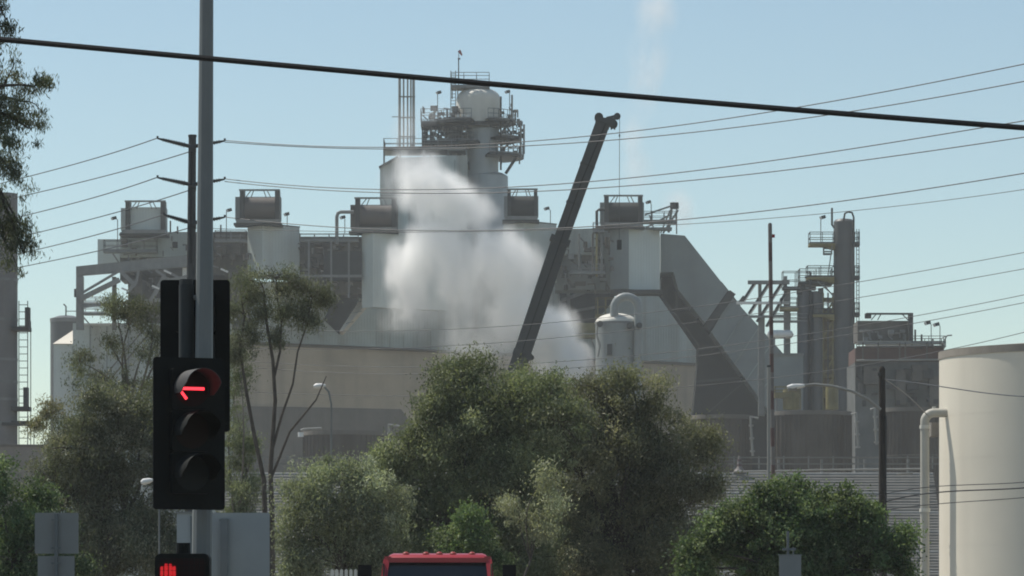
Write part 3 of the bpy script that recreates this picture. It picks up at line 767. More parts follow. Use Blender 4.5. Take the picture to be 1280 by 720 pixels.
MB().rect(1072, 426, 1178, 428, YU - 0.8, 0.8).build('pipe_run', PIPEM, t)
MB().rect(1082, 430.5, 1165, 432.3, YU - 0.7, 0.5).build('pipe_run', WHITEP, t)
rail_px(1140, 1182, 434, YU - 0.8, 4, 14).build('handrail', RAIL, t)
for x, y0_ in ((1144, 412), (1152, 418), (1166, 424), (1178, 428)): MB().ptube([(x, 436), (x, y0_)], 1.2, YU - 0.5).build('vent_pipe', DSTEEL, t)
clutter(1070, 455, 1180, 508, YU - 1.2, 26, 44, 0, 1, 3, 16).build('wall_fittings', DSTEEL, t, kind='stuff')
MB().ptube([(1180, 436), (1181, 424), (1184, 419.5), (1190, 419)], 0.9, YU - 1).build('hooked_vent', STEEL, t)

# ---- ribbed rusty tanks in front of the plant
def ribbed_tank(label, x0, x1, yt, Y):
    t = thing('ribbed_tank', label, 'tank', P((x0 + x1) / 2, 768, Y), 'rusty ribbed tanks along the plant foot')
    t.location.z = 0; t['_at'][2] = 0.0
    r_ = (x1 - x0) / 2 * S(Y); c = (X((x0 + x1) / 2, Y), Y + r_, 0); h = Z(yt, Y)
    MB().lathe([(r_, 0), (r_, h), (r_ * 0.97, h), (r_ * 0.97, h - 0.5), (0, h - 0.4)], c, 40).build('shell', RUST, t, True)
    MB().lathe([(r_ + 0.02, h - 0.35), (r_ + 0.14, h - 0.35), (r_ + 0.14, h + .02), (r_ - 0.02, h + .02)], c, 40).build('rim', CONC, t)
    for k in range(22):
        a = math.pi + math.pi * (k + 0.5) / 22
        q = Vector((c[0] + (r_ + 0.03) * math.cos(a), c[1] + (r_ + 0.03) * math.sin(a), 0.1))
        MB().bar(q, q + Vector((0, 0, h - 0.5)), 0.12, 0.12).build('stave_rib', RUST, t)
    for zz in (h * 0.55, h * 0.78): MB().lathe([(r_ + 0.10, zz), (r_ + 0.10, zz + 0.12)], c, 40).build('hoop', CONC, t)
    return t
YQ = 350.0
ribbed_tank('ribbed rusty tank behind the twin-trunked eucalyptus', 377, 478, 538, YQ)
ribbed_tank('ribbed rusty tank partly hidden by the big tree right edge', 868, 941, 518, YQ)
ribbed_tank('ribbed rusty tank behind the striped mast, widest in view', 968, 1068, 513, YQ)
ribbed_tank('ribbed rusty tank between the wooden pole and the cream tank', 1106, 1190, 509, YQ)
def downpipe(label, x, yt, yb2, lx):
    t = thing('tank_downpipe', label, 'pipe', P(x, yb2, YQ - 3), 'downpipes beside the ribbed tanks')
    MB().ptube([(lx, yt + 2), (x, yt), (x + 1, yt + 14), (x + 3, yb2)], 1.6, YQ - 3).build('pipe', PIPEM, t, True)
    for k in range(3): MB().cyl(P(x + 1 + k * 0.8, yt + 12 + k * 16, YQ - 3.3), 0.22, 0.16, 10).build('flange', PIPEM, t)
downpipe('pale downpipe left of the widest ribbed tank', 938, 521, 570, 948)
downpipe('pale downpipe right of the widest ribbed tank', 1070, 516, 560, 1064)
downpipe('pale downpipe close to the wooden pole', 1093, 510, 556, 1088)
downpipe('pale downpipe at the edge of the tank behind the twin-trunked eucalyptus', 486, 531, 580, 500)
t = thing('cross_pipe', 'pale horizontal pipe stub above the left ribbed tank', 'pipe', P(390, 545, YQ - 4))
MB().ptube([(376, 538), (380, 536.5), (402, 535.5)], 1.5, YQ - 4).build('pipe', PIPEM, t)
MB().cyl(P(376, 546, YQ - 4), 0.25, 0.4, 10).build('valve', WHITEP, t)

# ---- long pipe rack
YK = 300.0
RACKP = mat('dull_rack_pipe', (0.17, 0.167, 0.152), 0.7, var=0.2, scale=0.4, streak=0.3)
t = thing('pipe_rack', 'long bank of pale horizontal pipes below the ribbed tanks', 'pipe rack', P(730, 768, YK))
t.location.z = 0; t['_at'][2] = 0.0
for k in range(46):
    y = 586 + k * 3.7 + (k % 3) * 0.2
    rp_ = 3.0
    MB().ptube([(262, y), (1190, y)], rp_, YK, 0.30 * (45 - k), 10).build('pipe', RACKP if k % 7 else STEEL, t, True)
for k in range(18):
    x = 270 + k * 54
    MB().rect(x, 574, x + 3, 785, YK + 14.5, 0.4).build('post', STEEL, t)
for y in (571, 579): MB().rect(262, y, 1190, y + 1.6, YK + 14.2, 0.2).build('guard_rail', RACKP, t)
for k in range(30): MB().rect(266 + k * 31, 570, 267.5 + k * 31, 586, YK + 14.3, 0.15).build('guard_post', STEEL, t)
for (x0_, x1_, y) in ((918, 1010, 590), (1010, 1150, 588), (1120, 1140, 593), (930, 980, 594)):
    MB().ptube([(x0_, y), (x1_, y - 1.5)], 1.2, YK, -0.6).build('small_line', PIPEM, t)
t = thing('marker_cone', 'small pale cone-shaped marker standing on the top rack pipe', 'marker', P(937, 583.2, YK, 13.4))
MB().lathe([(0.5, 0), (0.5, 0.1), (0.22, 0.4), (0.1, 1.3), (0, 1.35)], P(937, 583.2, YK, 13.4), 14).build('body', MASTW, t, True)
for zz in (0.5, 0.9): MB().lathe([(0.215 - 0.1 * (zz - .5), zz), (0.19 - 0.1 * (zz - .5), zz + 0.18)], P(937, 583.2, YK, 13.4), 14).build('band', MASTR, t)

# ---- left column with ladder, low wall
YL = 300.0
t = thing('grey_stack', 'grey cylindrical stack cut by the left picture edge, ladder on its side', 'stack', P(-4, 768, YL))
t.location.z = 0; t['_at'][2] = 0.0
rs = 23 * S(YL)
MB().lathe([(rs, 0), (rs, Z(240, YL)), (0, Z(240, YL))], (X(-4, YL), YL + rs, 0), 32).build('shell', mat('stack_lagging', (0.17, 0.165, 0.165), 0.7, var=0.12, scale=0.5, streak=0.4), t, True)
for y in (300, 350, 400, 450, 478, 500, 530): MB().lathe([(rs * 1.02, 0), (rs * 1.02, 0.2)], (X(-4, YL), YL + rs, Z(y, YL)), 32).build('joint_ring', STEEL, t)
for x in (22, 33): MB().pbar((x, 556), (x, 375), 1.1, YL, 0.8).build('ladder_rail', GREENT, t)
for k in range(20): MB().pbar((22, 380 + k * 8.8), (33, 380 + k * 8.8), 0.9, YL, 0.8).build('ladder_rung', GREENT, t)
for y in (408, 508, 526):
    MB().rect(14, y, 36, y + 5, YL + 0.2, 1.8).build('landing', DSTEEL, t)
for x0_, y0_, y1_ in ((31, 384, 409), (29, 484, 511)): MB().rect(x0_, y0_, x0_ + 5.5, y1_, YL, 0.9).build('landing_gate', DSTEEL, t)
for x in (36, 40): MB().pbar((x, 556), (x, 400 if x == 36 else 530), 1, YL, 1.2).build('conduit', GREENT, t)
MB().rect(2, 528, 50, 532, YL, 0.8).build('cross_beam', DSTEEL, t)
t = thing('low_wall', 'low brown-grey stucco wall at the foot of the left stack', 'wall', P(20, 768, 262))
t.location.z = 0; t['_at'][2] = 0.0
MB().rect(-60, 558, 64, 785, 262, 0.4).build('wall_face', WALLM, t)
MB().rect(-60, 555.5, 65, 558.3, 261.9, 0.6).build('coping', CONC, t)

# ---- cream storage tank and its white pipe
YW = 268.0
t = thing('storage_tank', 'big cream storage tank filling the right edge', 'storage tank', P(1362, 768, YW))
t.location.z = 0; t['_at'][2] = 0.0
rw = 187 * S(YW); hw = Z(441, YW); c = (X(1362, YW), YW, 0)
MB().lathe([(rw, 0), (rw, hw)], c, 96).build('shell', TANK, t, True)
MB().lathe([(rw + 0.02, hw - 0.45), (rw + 0.06, hw - 0.45), (rw + 0.06, hw + 0.05), (0, hw + 1.0)], c, 96).build('top_rim', TANKR, t, True)
for k in range(1, 6):
    MB().lathe([(rw + 0.004, hw * k / 6.5), (rw + 0.004, hw * k / 6.5 + 0.03)], c, 96).build('plate_seam', TANK, t, True)
YWp = 266.0
t = thing('white_riser_pipe', 'thick cream riser pipe bending into the big storage tank', 'pipe', P(1156, 768, YWp))
t.location.z = 0; t['_at'][2] = 0.0
arc = [(1156 + 12 - 12 * math.cos(a), 527 - 11 * math.sin(a)) for a in np.linspace(0, math.pi / 2, 8)]
MB().ptube([(1156, 790), (1156, 560)] + arc + [(1184, 516)], 5.6, YWp, 0, 16).build('pipe', mat('riser_cream', (0.42, 0.405, 0.35), 0.55, var=0.1, scale=0.5, streak=0.3), t, True)
MB().lathe([(6.8 * S(YWp), 0), (6.8 * S(YWp), 0.25)], P(1156, 640, YWp), 16).build('flange', CREAM, t)
MB().lathe([(6.6 * S(YWp), 0), (6.6 * S(YWp), 0.25)], P(1156, 536, YWp), 16).build('flange', CREAM, t)
MB().rect(1166, 508, 1170, 512, YWp, 0.3).build('valve', CREAM, t)
MB().rect(1164, 528, 1176, 545, YWp + 4, 2).build('junction_box', CONC, t)

# ---- crane
YC = 250.0
t = thing('mobile_crane', 'dark telescopic crane boom raised in front of the plant and steam', 'crane', P(560, 768, YC))
t.location.z = 0; t['_at'][2] = 0.0
sc_ = S(YC)
foot, mid, tip = P(556, 730, YC), P(700.5, 300, YC), P(755, 150, YC)
MB().bar(foot, mid, 21.5 * sc_, 0.9).build('boom_lower', CRANE, t)
MB().bar(mid + (mid - foot).normalized() * 0.01 - (mid - foot).normalized() * 1.0, tip, 18 * sc_, 0.75).build('boom_upper', CRANE, t)
dd = (tip - mid).normalized()
MB().bar(mid - dd * 0.25, mid + dd * 0.15, 25.5 * sc_, 1.05).build('boom_collar', CRANE, t)
sdv = Vector((dd.z, 0, -dd.x))
for sg in (-1, 1):
    MB().bar(foot + sdv * sg * 9.2 * sc_ + Vector((0, -0.46, 0)), mid + sdv * sg * 9.2 * sc_ + Vector((0, -0.46, 0)), 0.09, 0.05).build('boom_flange', CRANE, t)
    MB().bar(mid + sdv * sg * 7.6 * sc_ + Vector((0, -0.39, 0)), tip + sdv * sg * 7.6 * sc_ + Vector((0, -0.39, 0)), 0.07, 0.05).build('boom_flange', CRANE, t)
MB().tube([foot.lerp(mid, 0.1) + Vector((0.1, -0.5, 0)), foot.lerp(mid, 0.6) + Vector((-0.06, -0.52, 0)), mid + Vector((0.05, -0.56, 0)), mid.lerp(tip, 0.5) + Vector((0, -0.43, 0)), tip + Vector((0.1, -0.43, -.3))], 0.035, 6).build('boom_hose', RUBBER, t, True)
for f_ in (0.3, 0.62, 0.97): 
    q = mid.lerp(tip, f_); MB().bar(q - dd * 0.06, q + dd * 0.06, 19 * sc_, 0.8).build('boom_band', DSTEEL, t)
q = P(653, 443, YC)
MB().bar(q - dd * 0.2, q + dd * 0.2, 24 * sc_, 1.0).build('boom_collar', CRANE, t)
MB().cyl(P(650, 449, YC, -.2) + Vector((0.75, 0, .1)), 0.16, 0.4, 10, axis='y').build('boom_lug', CRANE, t)
MB().cyl(P(748.5, 147, YC, -0.35), 5.4 * sc_, 0.7, 18, axis='y').build('rear_sheave', DSTEEL, t, True)
MB().bar(P(746, 152, YC), P(769, 154, YC), 10 * sc_, 0.7).build('boom_head', CRANE, t)
MB().cyl(P(767, 155.5, YC, -0.3), 5.0 * sc_, 0.6, 18, axis='y').build('front_sheave', DSTEEL, t, True)
MB().bar(P(758, 148, YC), P(771, 145, YC), 3 * sc_, 0.4).build('sheave_arm', CRANE, t)
MB().cyl(P(771.5, 145.5, YC, -0.15), 4.2 * sc_, 0.3, 18, axis='y').build('top_sheave', DSTEEL, t, True)
for x in (760, 764, 768): MB().bar(P(x, 158, YC), P(x + 0.3, 162, YC), 0.1).build('rope_guide', DSTEEL, t)
MB().bar(P(774.5, 147, YC), P(774, 300, YC), 0.035).build('hoist_rope', WIREG, t)
MB().bar(P(774.4, 168, YC), P(774.4, 171, YC), 0.09).build('rope_weight', DSTEEL, t)
MB().bar(P(774, 300, YC), P(774, 312, YC), 0.3, 0.3).build('hook_block', DSTEEL, t)
# carrier (behind the trees)
fx = foot.x
MB().box((fx - 2.5, YC - 1.3, 1.1), (fx + 9.5, YC + 1.3, 1.7)).build('carrier', CRANE, t)
MB().box((fx - 1.6, YC - 1.2, 1.72), (fx + 2.4, YC + 1.2, 3.1)).build('turntable', CRANE, t)
MB().box((fx + 7.2, YC - 1.2, 1.72), (fx + 9.4, YC + 1.2, 3.0)).build('driver_cab', CRANE, t)
MB().bar((fx + 2.2, YC, 2.2), foot.lerp(mid, 0.28), 0.4).build('lift_ram', CHROME, t)
for x in (-1.6, 0.2, 3.8, 6.2, 8.0):
    for yy in (-1.35, 0.95): MB().cyl((fx + x, YC + yy, 0.55), 0.55, 0.4, 18, axis='y').build('wheel', RUBBER, t, True)

# ================================================================== POLES, CABLES, MASTS
def smooth_px(pts, Ys, n=40):
    """curve through photo points with a distance for each end"""
    xs = np.array([p[0] for p in pts], float); ysv = np.array([p[1] for p in pts], float)
    q = np.linspace(xs[0], xs[-1], n)
    if len(pts) > 2:
        k = np.polyfit(xs, ysv, min(3, len(pts) - 1)) if len(pts) > 3 else np.polyfit(xs, ysv, 2)
        yy = np.polyval(k, q)
    else: yy = np.interp(q, xs, ysv)
    yd = np.linspace(Ys[0], Ys[1], n)
    return [P(a, b, c) for a, b, c in zip(q, yy, yd)]
def cable(name, label, pts, Ys, r, m, group=None, cat='cable', n=40):
    o = MB().tube(smooth_px(pts, Ys, n), r, 6).build(name, m, None, True)
    return tag(o, label, cat, group)
cable('overhead_cable', 'thick black overhead cable crossing the whole sky in front of everything', [(-60, 44), (0, 48.5), (320, 79), (640, 107), (960, 134.5), (1280, 160), (1340, 164)], (29, 29), 0.0225, WIRE, None, 'cable', 60)

YPo = 150.0
t = thing('utility_pole', 'dark grey power pole with three tiers of upswept insulator arms', 'utility pole', P(240, 768, YPo))
t.location.z = 0; t['_at'][2] = 0.0
MB().tube([P(236, 785, YPo), P(238, 450, YPo), P(240.5, 170, YPo)], [0.2, 0.19, 0.148], 16).build('shaft', GPOLE, t, True)
MB().cyl(P(240.5, 171.5, YPo), 0.165, 0.09, 14).build('pole_cap', GPOLE, t)
ARM = []
for yl, yr, yc in ((173, 176, 183.5), (222, 224, 231), (268.5, 271.5, 279)):
    lx = 197 if yl < 260 else 205
    for (x1_, y1_) in ((lx, yl), (281, yr)):
        a, b = P(240, yc, YPo), P(x1_, y1_, YPo)
        ins = MB().tube([a, a.lerp(b, 0.1), a.lerp(b, 0.85), b], [0.06, 0.075, 0.05, 0.03], 8).build('insulator_arm', DSTEEL, t, True)
        d_ = b - a
        sh = MB()
        for k in range(9):
            q = a.lerp(b, 0.22 + k * 0.075)
            sh.tube([q, q + d_.normalized() * 0.03], 0.105 - 0.004 * k, 8)
        sh.build('insulator_sheds', DSTEEL, ins, kind='stuff')
        MB().tube([b, b + Vector((0, 0, 0.09))], 0.045, 6).build('wire_clamp', DSTEEL, ins)
    MB().tube([P(236, yc + 2, YPo), P(245, yc + 2, YPo)], 0.19, 10).build('arm_band', GPOLE, t)
MB().tube([P(240, 190, YPo, -0.2), P(239, 330, YPo, -0.2)], 0.03, 6).build('ground_wire', WIRE, t)

left = [((197, 172.5), (30, 222), 'topmost'), ((236, 190), (37, 243), 'second'), ((197, 221.5), (45, 266), 'third'), ((236, 238), (50, 290), 'fourth'), ((205, 268), (42, 313), 'fifth'), ((236, 285), (40, 331), 'lowest')]
for (a, b, nm) in left:
    slope = (b[1] - a[1]) / (b[0] - a[0]); e = (-120, b[1] + slope * (-120 - b[0]) * 0.86); m_ = ((a[0] + b[0]) / 2, (a[1] + b[1]) / 2 + 2.2)
    cable('power_line', f'{nm} of the thin power lines running left from the utility pole', [a, m_, b, e], (YPo, 205), 0.021, WIREG, 'power lines left of the utility pole', 'power line')
right = [([(281, 175.5), (380, 182), (475, 184), (560, 183), (660, 176.5), (820, 160), (1000, 134), (1280, 80), (1400, 55)], 'topmost of the thin power lines running right from the utility pole'),
         ([(281, 177.5), (380, 184), (475, 186), (560, 185.5), (660, 182), (820, 170.5), (1000, 149), (1280, 101), (1400, 78)], 'second thin power line from the top, right of the utility pole'),
         ([(281, 223.5), (400, 234), (480, 237), (560, 236.5), (660, 233), (820, 219), (1000, 195), (1280, 152), (1400, 131)], 'third thin power line from the top, right of the utility pole'),
         ([(281, 226.5), (400, 238), (480, 241), (560, 241.5), (660, 239.5), (840, 228), (1000, 210), (1280, 172), (1400, 153)], 'fourth thin power line from the top, passing mid-height of the reactor block'),
         ([(281, 271), (400, 283), (500, 288), (600, 288), (740, 283.5), (840, 274.5), (1020, 256), (1280, 217), (1400, 196)], 'fifth power line from the top, dipping to the casings'),
         ([(245, 286), (400, 287), (500, 289.5), (640, 289.5), (840, 283.5), (1000, 268), (1280, 236), (1400, 218)], 'sixth power line from the top, grazing the top of the casings'),
         ([(244, 404), (480, 415), (660, 405), (860, 384), (1080, 352), (1280, 316), (1400, 293)], 'upper of the lower power lines, climbing past the tallest process column'),
         ([(244, 432), (480, 436), (660, 425), (860, 404), (1080, 371), (1280, 336), (1400, 314)], 'second of the lower power lines, below the one meeting the tallest column'),
         ([(244, 445), (480, 460), (700, 450), (900, 434), (1145, 395), (1280, 368), (1400, 343)], 'third of the lower power lines, crossing the inclined duct middle'),
         ([(244, 452), (480, 468), (700, 460), (900, 442), (1150, 403), (1280, 378), (1400, 354)], 'fourth of the lower power lines, close under the third'),
         ([(244, 487), (500, 495), (700, 491), (880, 483), (1080, 460), (1190, 433), (1280, 413), (1400, 384)], 'lowest long power line, passing over the big tree crown')]
for pts, lb in right:
    cable('power_line', lb, pts, (YPo, 115), 0.017 if pts[0][1] < 280 else 0.011, WIREG, 'power lines right of the utility pole', 'power line', 60)

YB = 130.0
t = thing('wooden_pole', 'dark brown wooden utility pole in front of the ribbed tanks', 'utility pole', P(1103, 768, YB))
t.location.z = 0; t['_at'][2] = 0.0
MB().tube([P(1104, 790, YB), P(1103.5, 620, YB), P(1102.5, 461, YB)], [0.145, 0.135, 0.105], 14).build('shaft', WOOD, t, True)
MB().tube([P(1102.5, 462, YB), P(1102.3, 458, YB)], [0.11, 0.06], 10).build('cap', WOOD, t)
MB().cyl(P(1099, 470, YB, -.05), 0.06, 0.12, 8).build('insulator', DSTEEL, t)
MB().tube([P(1107, 520, YB, -.1), P(1107, 700, YB, -.1)], 0.025, 6).build('conduit', DSTEEL, t)
cable('guy_wire', 'pale thin guy line slanting right from the wooden pole top', [(1104, 473), (1135, 495), (1162, 522)], (130, 150), 0.02, PIPEM, None, 'cable', 8)
cable('service_line', 'thin dark line from the wooden pole across the cream tank near its top', [(1104, 474), (1175, 483), (1230, 491), (1300, 496)], (130, 118), 0.018, WIREG, None, 'cable', 14)
for k, (a, b, c_, lb) in enumerate([(622, 612, 604, 'upper dark telephone cable between the wooden pole and cream tank'), (632, 620, 611, 'middle dark telephone cable between the wooden pole and cream tank'), (642, 634, 624, 'lower dark telephone cable between the wooden pole and cream tank')]):
    cable('telephone_cable', lb, [(1104, a - 4), (1150, b - 4 + 2), (1240, c_ + 1), (1320, c_ - 6)], (130, 122), 0.022 if k == 1 else 0.014, WIRE, 'telephone cables', 'cable', 20)
    cable('telephone_cable', lb.replace('between the wooden pole and cream tank', 'running left from the wooden pole'), [(700, a + 22), (900, a + 12), (1104, a - 4)], (112, 130), 0.010, WIREG, 'telephone cables', 'cable', 20)

# street lamp arm on the wooden pole
t = thing('street_lamp', 'white cobra-head street lamp on a curved arm from the wooden pole', 'street lamp', P(1100, 512, YB - 2))
MB().ptube([(1101, 512), (1085, 499), (1065, 489), (1040, 482.5), (1018, 480.5), (1004, 482)], 1.7, YB - 0.3, 0, 8).build('arm', PIPEM, t, True)
hd = MB(); 
p0, p1 = P(1006, 482, YB - .3), P(984, 484, YB - .3)
hd.tube([p0, p0.lerp(p1, 0.25), p0.lerp(p1, 0.7), p1], [0.045, 0.075, 0.10, 0.05], 12)
hd.build('lamp_head', WHITEP, t, True)
MB().tube([p0.lerp(p1, 0.45) + Vector((0, 0, -0.08)), p0.lerp(p1, 0.95) + Vector((0, 0, -0.08))], [0.09, 0.07], 10).build('lamp_lens', SIGNB, t, True)

YM = 170.0
t = thing('striped_mast', 'thin red and white banded aviation mast left of the process columns', 'mast', P(968, 768, YM))
t.location.z = 0; t['_at'][2] = 0.0
n = 22
for k in range(n):
    ya_, yb2 = 280 + (790 - 280) * k / n, 280 + (790 - 280) * (k + 1) / n
    f = lambda y: 962.5 + (y - 280) / 500 * 6
    MB().ptube([(f(ya_), ya_), (f(yb2), yb2)], 2.6, YM, 0, 10).build('band', MASTW if k % 2 == 0 else MASTR, t, True)
MB().cyl(P(966.5, 297, YM), 0.075, 0.14, 10).build('beacon', mat('beacon_red', (0.25, 0.03, 0.04), 0.4), t, True)
MB().ptube([(962.6, 281), (962.6, 278.8)], 1.8, YM).build('mast_cap', MASTW, t)
for a, b in [((946, 685), (985, 685)), ((972, 606), (960, 606))]: MB().pbar(a, b, 1.4, YM, 0.2).build('bracket', STEEL, t)
t = thing('grey_lamp_post', 'thin galvanised post just left of the striped mast, ending mid-height', 'post', P(961, 768, 160))
t.location.z = 0; t['_at'][2] = 0.0
MB().ptube([(961, 790), (961, 458)], 2.2, 160, 0, 10).build('shaft', PIPEM, t, True)
MB().cyl(P(961, 459, 160), 0.09, 0.08, 10).build('cap', DSTEEL, t)
t = thing('notice_sign', 'pale grey rectangular notice board low in front of the bright green tree', 'sign', P(987, 768, 64))
t.location.z = 0; t['_at'][2] = 0.0
MB().rect(974, 694, 1001.5, 740, 64, 0.02).build('board', SIGNB, t)
MB().rect(973, 693, 1002.5, 694.2, 63.99, 0.03).build('board_edge', PIPEM, t)
for x in (985, 991): MB().rect(x - (1.5 if x < 990 else 0), 664 if x < 990 else 684, x + 1.5, 790, 64.05, 0.04).build('post', STEEL, t)
MB().rect(978, 685, 995, 688, 64.03, 0.04).build('bracket', STEEL, t)

# lamps glimpsed among the trees on the left
t = thing('street_lamp', 'street lamp head shining among the twin-trunked eucalyptus branches', 'street lamp', P(412, 768, 125))
t.location.z = 0; t['_at'][2] = 0.0
MB().ptube([(414, 790), (414, 505), (411, 490), (405, 483)], 1.2, 125).build('arm', STEEL, t, True)
p0, p1 = P(407, 482, 125), P(392, 483, 125)
MB().tube([p0, p0.lerp(p1, .3), p0.lerp(p1, .8), p1], [0.04, 0.08, 0.09, 0.04], 12).build('lamp_head', WHITEP, t, True)
t = thing('street_lamp', 'street lamp head at the lower left edge of the big signal backplate', 'street lamp', P(196, 768, 85))
t.location.z = 0; t['_at'][2] = 0.0
MB().ptube([(199, 790), (199, 612), (194, 602), (188, 600)], 1.2, 85).build('arm', STEEL, t, True)
p0, p1 = P(191, 600, 85), P(176, 603, 85)
MB().tube([p0, p0.lerp(p1, .3), p0.lerp(p1, .8), p1], [0.03, 0.06, 0.07, 0.03], 12).build('lamp_head', WHITEP, t, True)

# ================================================================== SIGNALS
YS = 33.0
t = thing('signal_pole', 'tall grey tapered traffic signal pole rising out of the picture', 'signal pole', P(254, 768, YS + 0.3))
t.location.z = 0; t['_at'][2] = 0.0
sp = [P(251.5, 790, YS + .3), P(253, 640, YS + .3), P(255, 450, YS + .3), P(257, 180, YS + .3), P(258.5, -60, YS + .3)]
MB().tube(sp, [13.0 * S(YS), 12.5 * S(YS), 11.4 * S(YS), 9.6 * S(YS), 8.4 * S(YS)], 12).build('shaft', POLE, t)
MB().cyl((sp[0].x, YS + .3, 0.01), 0.17, 0.06, 16).build('base_flange', POLE, t)

def rounded_plate(m, x0, x1, z0, z1, y, th, r, k=5):
    pts = []
    for (cx_, cz_, a0) in ((x1 - r, z1 - r, 0), (x0 + r, z1 - r, 90), (x0 + r, z0 + r, 180), (x1 - r, z0 + r, 270)):
        for i in range(k + 1):
            a = R(a0 + 90 * i / k); pts.append((cx_ + r * math.cos(a), cz_ + r * math.sin(a)))
    n = len(pts)
    fr = [(p[0], y, p[1]) for p in pts]; bk = [(p[0], y + th, p[1]) for p in pts]
    m.add(fr + bk, [tuple(range(n)), tuple(range(n, 2 * n))[::-1]] + [(i, (i + 1) % n, n + (i + 1) % n, n + i) for i in range(n)])
    return m

def signal_head(label, cxp, yt, yb2, wpx, Y, yaw, arrow=True, flip=False):
    t = thing('traffic_signal', label, 'traffic signal', (X(cxp, Y), Y, Z((yt + yb2) / 2, Y)), 'black traffic signal heads')
    at = Vector(t['_at']); k = S(Y)
    H = (yb2 - yt) * k; W_ = wpx * k
    rounded_plate(MB(), at.x - W_ / 2, at.x + W_ / 2, at.z - H / 2, at.z + H / 2, Y, 0.012, 0.03).build('backplate', BLACK, t)
    hw_ = 0.175
    for j, (lens, nm) in enumerate(((LENSR, 'red'), (LENSY, 'amber'), (LENSG, 'green'))):
        zc = at.z + (1 - j) * 0.353 + 0.02
        b = rounded_plate(MB(), at.x - hw_, at.x + hw_, zc - 0.173, zc + 0.173, Y - 0.075, 0.22, 0.03).build('housing', BLACK, t)
        c = Vector((at.x, Y - 0.079, zc))
        MB().lathe([(0, -0.016), (0.07, -0.013), (0.15, 0.0)], c, 32, 'y').build('lens', lens, b, True)
        # tunnel visor, open underneath, cut back towards the bottom
        v = MB(); vs = []; fs = []; n = 36
        a0, a1 = R(-22), R(196)
        for i in range(n + 1):
            a = a0 + (a1 - a0) * i / n
            L = 0.32 * (0.45 + 0.55 * max(0.0, min(1.0, (math.sin(a) + 0.35) / 0.6)))
            for rr_, yy in ((0.158, 0.0), (0.158, -L), (0.153, -L), (0.153, 0.0)): vs.append((c.x + rr_ * math.cos(a), c.y + yy, c.z + rr_ * math.sin(a)))
        for i in range(n):
            for q in range(4):
                fs.append((i * 4 + q, i * 4 + (q + 1) % 4, i * 4 + 4 + (q + 1) % 4, i * 4 + 4 + q))
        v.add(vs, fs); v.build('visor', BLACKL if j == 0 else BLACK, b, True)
        if j == 0 and arrow:
            yy = c.y - 0.020
            MB().bar((c.x - 0.095, yy, c.z), (c.x + 0.10, yy, c.z), 0.024, 0.006).build('arrow_shaft', REDL, b)
            MB().bar((c.x - 0.112, yy, c.z - 0.014), (c.x - 0.055, yy, c.z - 0.088), 0.022, 0.006).build('arrow_barb', REDL, b)
            MB().bar((c.x - 0.112, yy, c.z + 0.014), (c.x - 0.055, yy, c.z + 0.088), 0.022, 0.006).build('arrow_barb', REDL, b)
    t.rotation_euler = (0, 0, yaw)
    return t
t = signal_head('front black signal head showing a lit red left arrow', 236.5, 447, 637, 94, YS - 0.32, R(23))
for y in (480, 528): 
    MB().pbar((284, y), (291, y), 2.5, YS - 0.25).build('latch', BLACK, t)
t = signal_head('rear black signal head seen from behind, above the lit one', 244, 350, 540, 87, YS + 0.62, R(180), False)
t = thing('signal_bracket', 'dark tubular bracket carrying the rear signal head beside the pole', 'bracket', P(233, 447, YS + .3))
MB().ptube([(233, 452), (233, 356)], 9.5, YS + 0.38, 0, 12).build('hanger_tube', mat('charcoal_bracket', (0.03, 0.034, 0.035), 0.6, var=0.15, scale=4), t, True)
MB().ptube([(233, 372), (250, 372)], 3.2, YS + 0.38).build('upper_clamp', STEEL, t)
MB().cyl(P(233, 358, YS + .38), 0.06, 0.06, 12).build('cap', DSTEEL, t)

t = thing('pedestrian_signal', 'black pedestrian signal with a lit red upraised hand', 'pedestrian signal', P(228, 724, YS - 0.35))
at = Vector(t['_at']); k = S(YS - .35)
rounded_plate(MB(), X(193.5, YS - .35), X(262, YS - .35), Z(755, YS - .35), Z(692, YS - .35), YS - 0.35, 0.2, 0.05).build('housing', BLACK, t)
rounded_plate(MB(), X(199, YS - .35), X(257, YS - .35), Z(750, YS - .35), Z(698, YS - .35), YS - 0.354, 0.003, 0.02).build('face', LENSR, t)
y_ = YS - 0.362
hand = MB()
for (x, tp, wpx) in ((202.5, 708, 4.6), (207.6, 704.5, 4.8), (212.8, 704.8, 4.8), (217.6, 707.5, 4.4)):
    hand.tube([P(x, 728, y_), P(x, tp + 2, y_), P(x, tp, y_)], [wpx / 2 * k, wpx / 2 * k, wpx / 3.2 * k], 8)
hand.poly([(200, 727), (220, 727), (219, 741), (214, 745), (206, 745), (201, 740)], y_ - .002, 0.004)
hand.tube([P(219, 738, y_), P(225, 729, y_), P(227, 724, y_)], [2.4 * k, 2.3 * k, 1.8 * k], 8)
hand.build('hand_symbol', REDH, t)
for k2 in range(10):
    MB().pbar((198 + k2 * 6.4, 697), (198 + k2 * 6.4, 750), 0.7, YS - .372, 0, 0.004).build('louvre', BLACK, t)
for k2 in range(8):
    MB().pbar((198, 700 + k2 * 6.6), (258, 700 + k2 * 6.6), 0.6, YS - .374, 0, 0.004).build('louvre', BLACK, t)
MB().cyl(P(229, 692, YS - .25), 0.06, 0.09, 12).build('mount_hub', BLACK, t)
MB().cyl(P(229, 683.6, YS - .25), 0.045, 0.03, 12).build('hub_cap', DSTEEL, t)

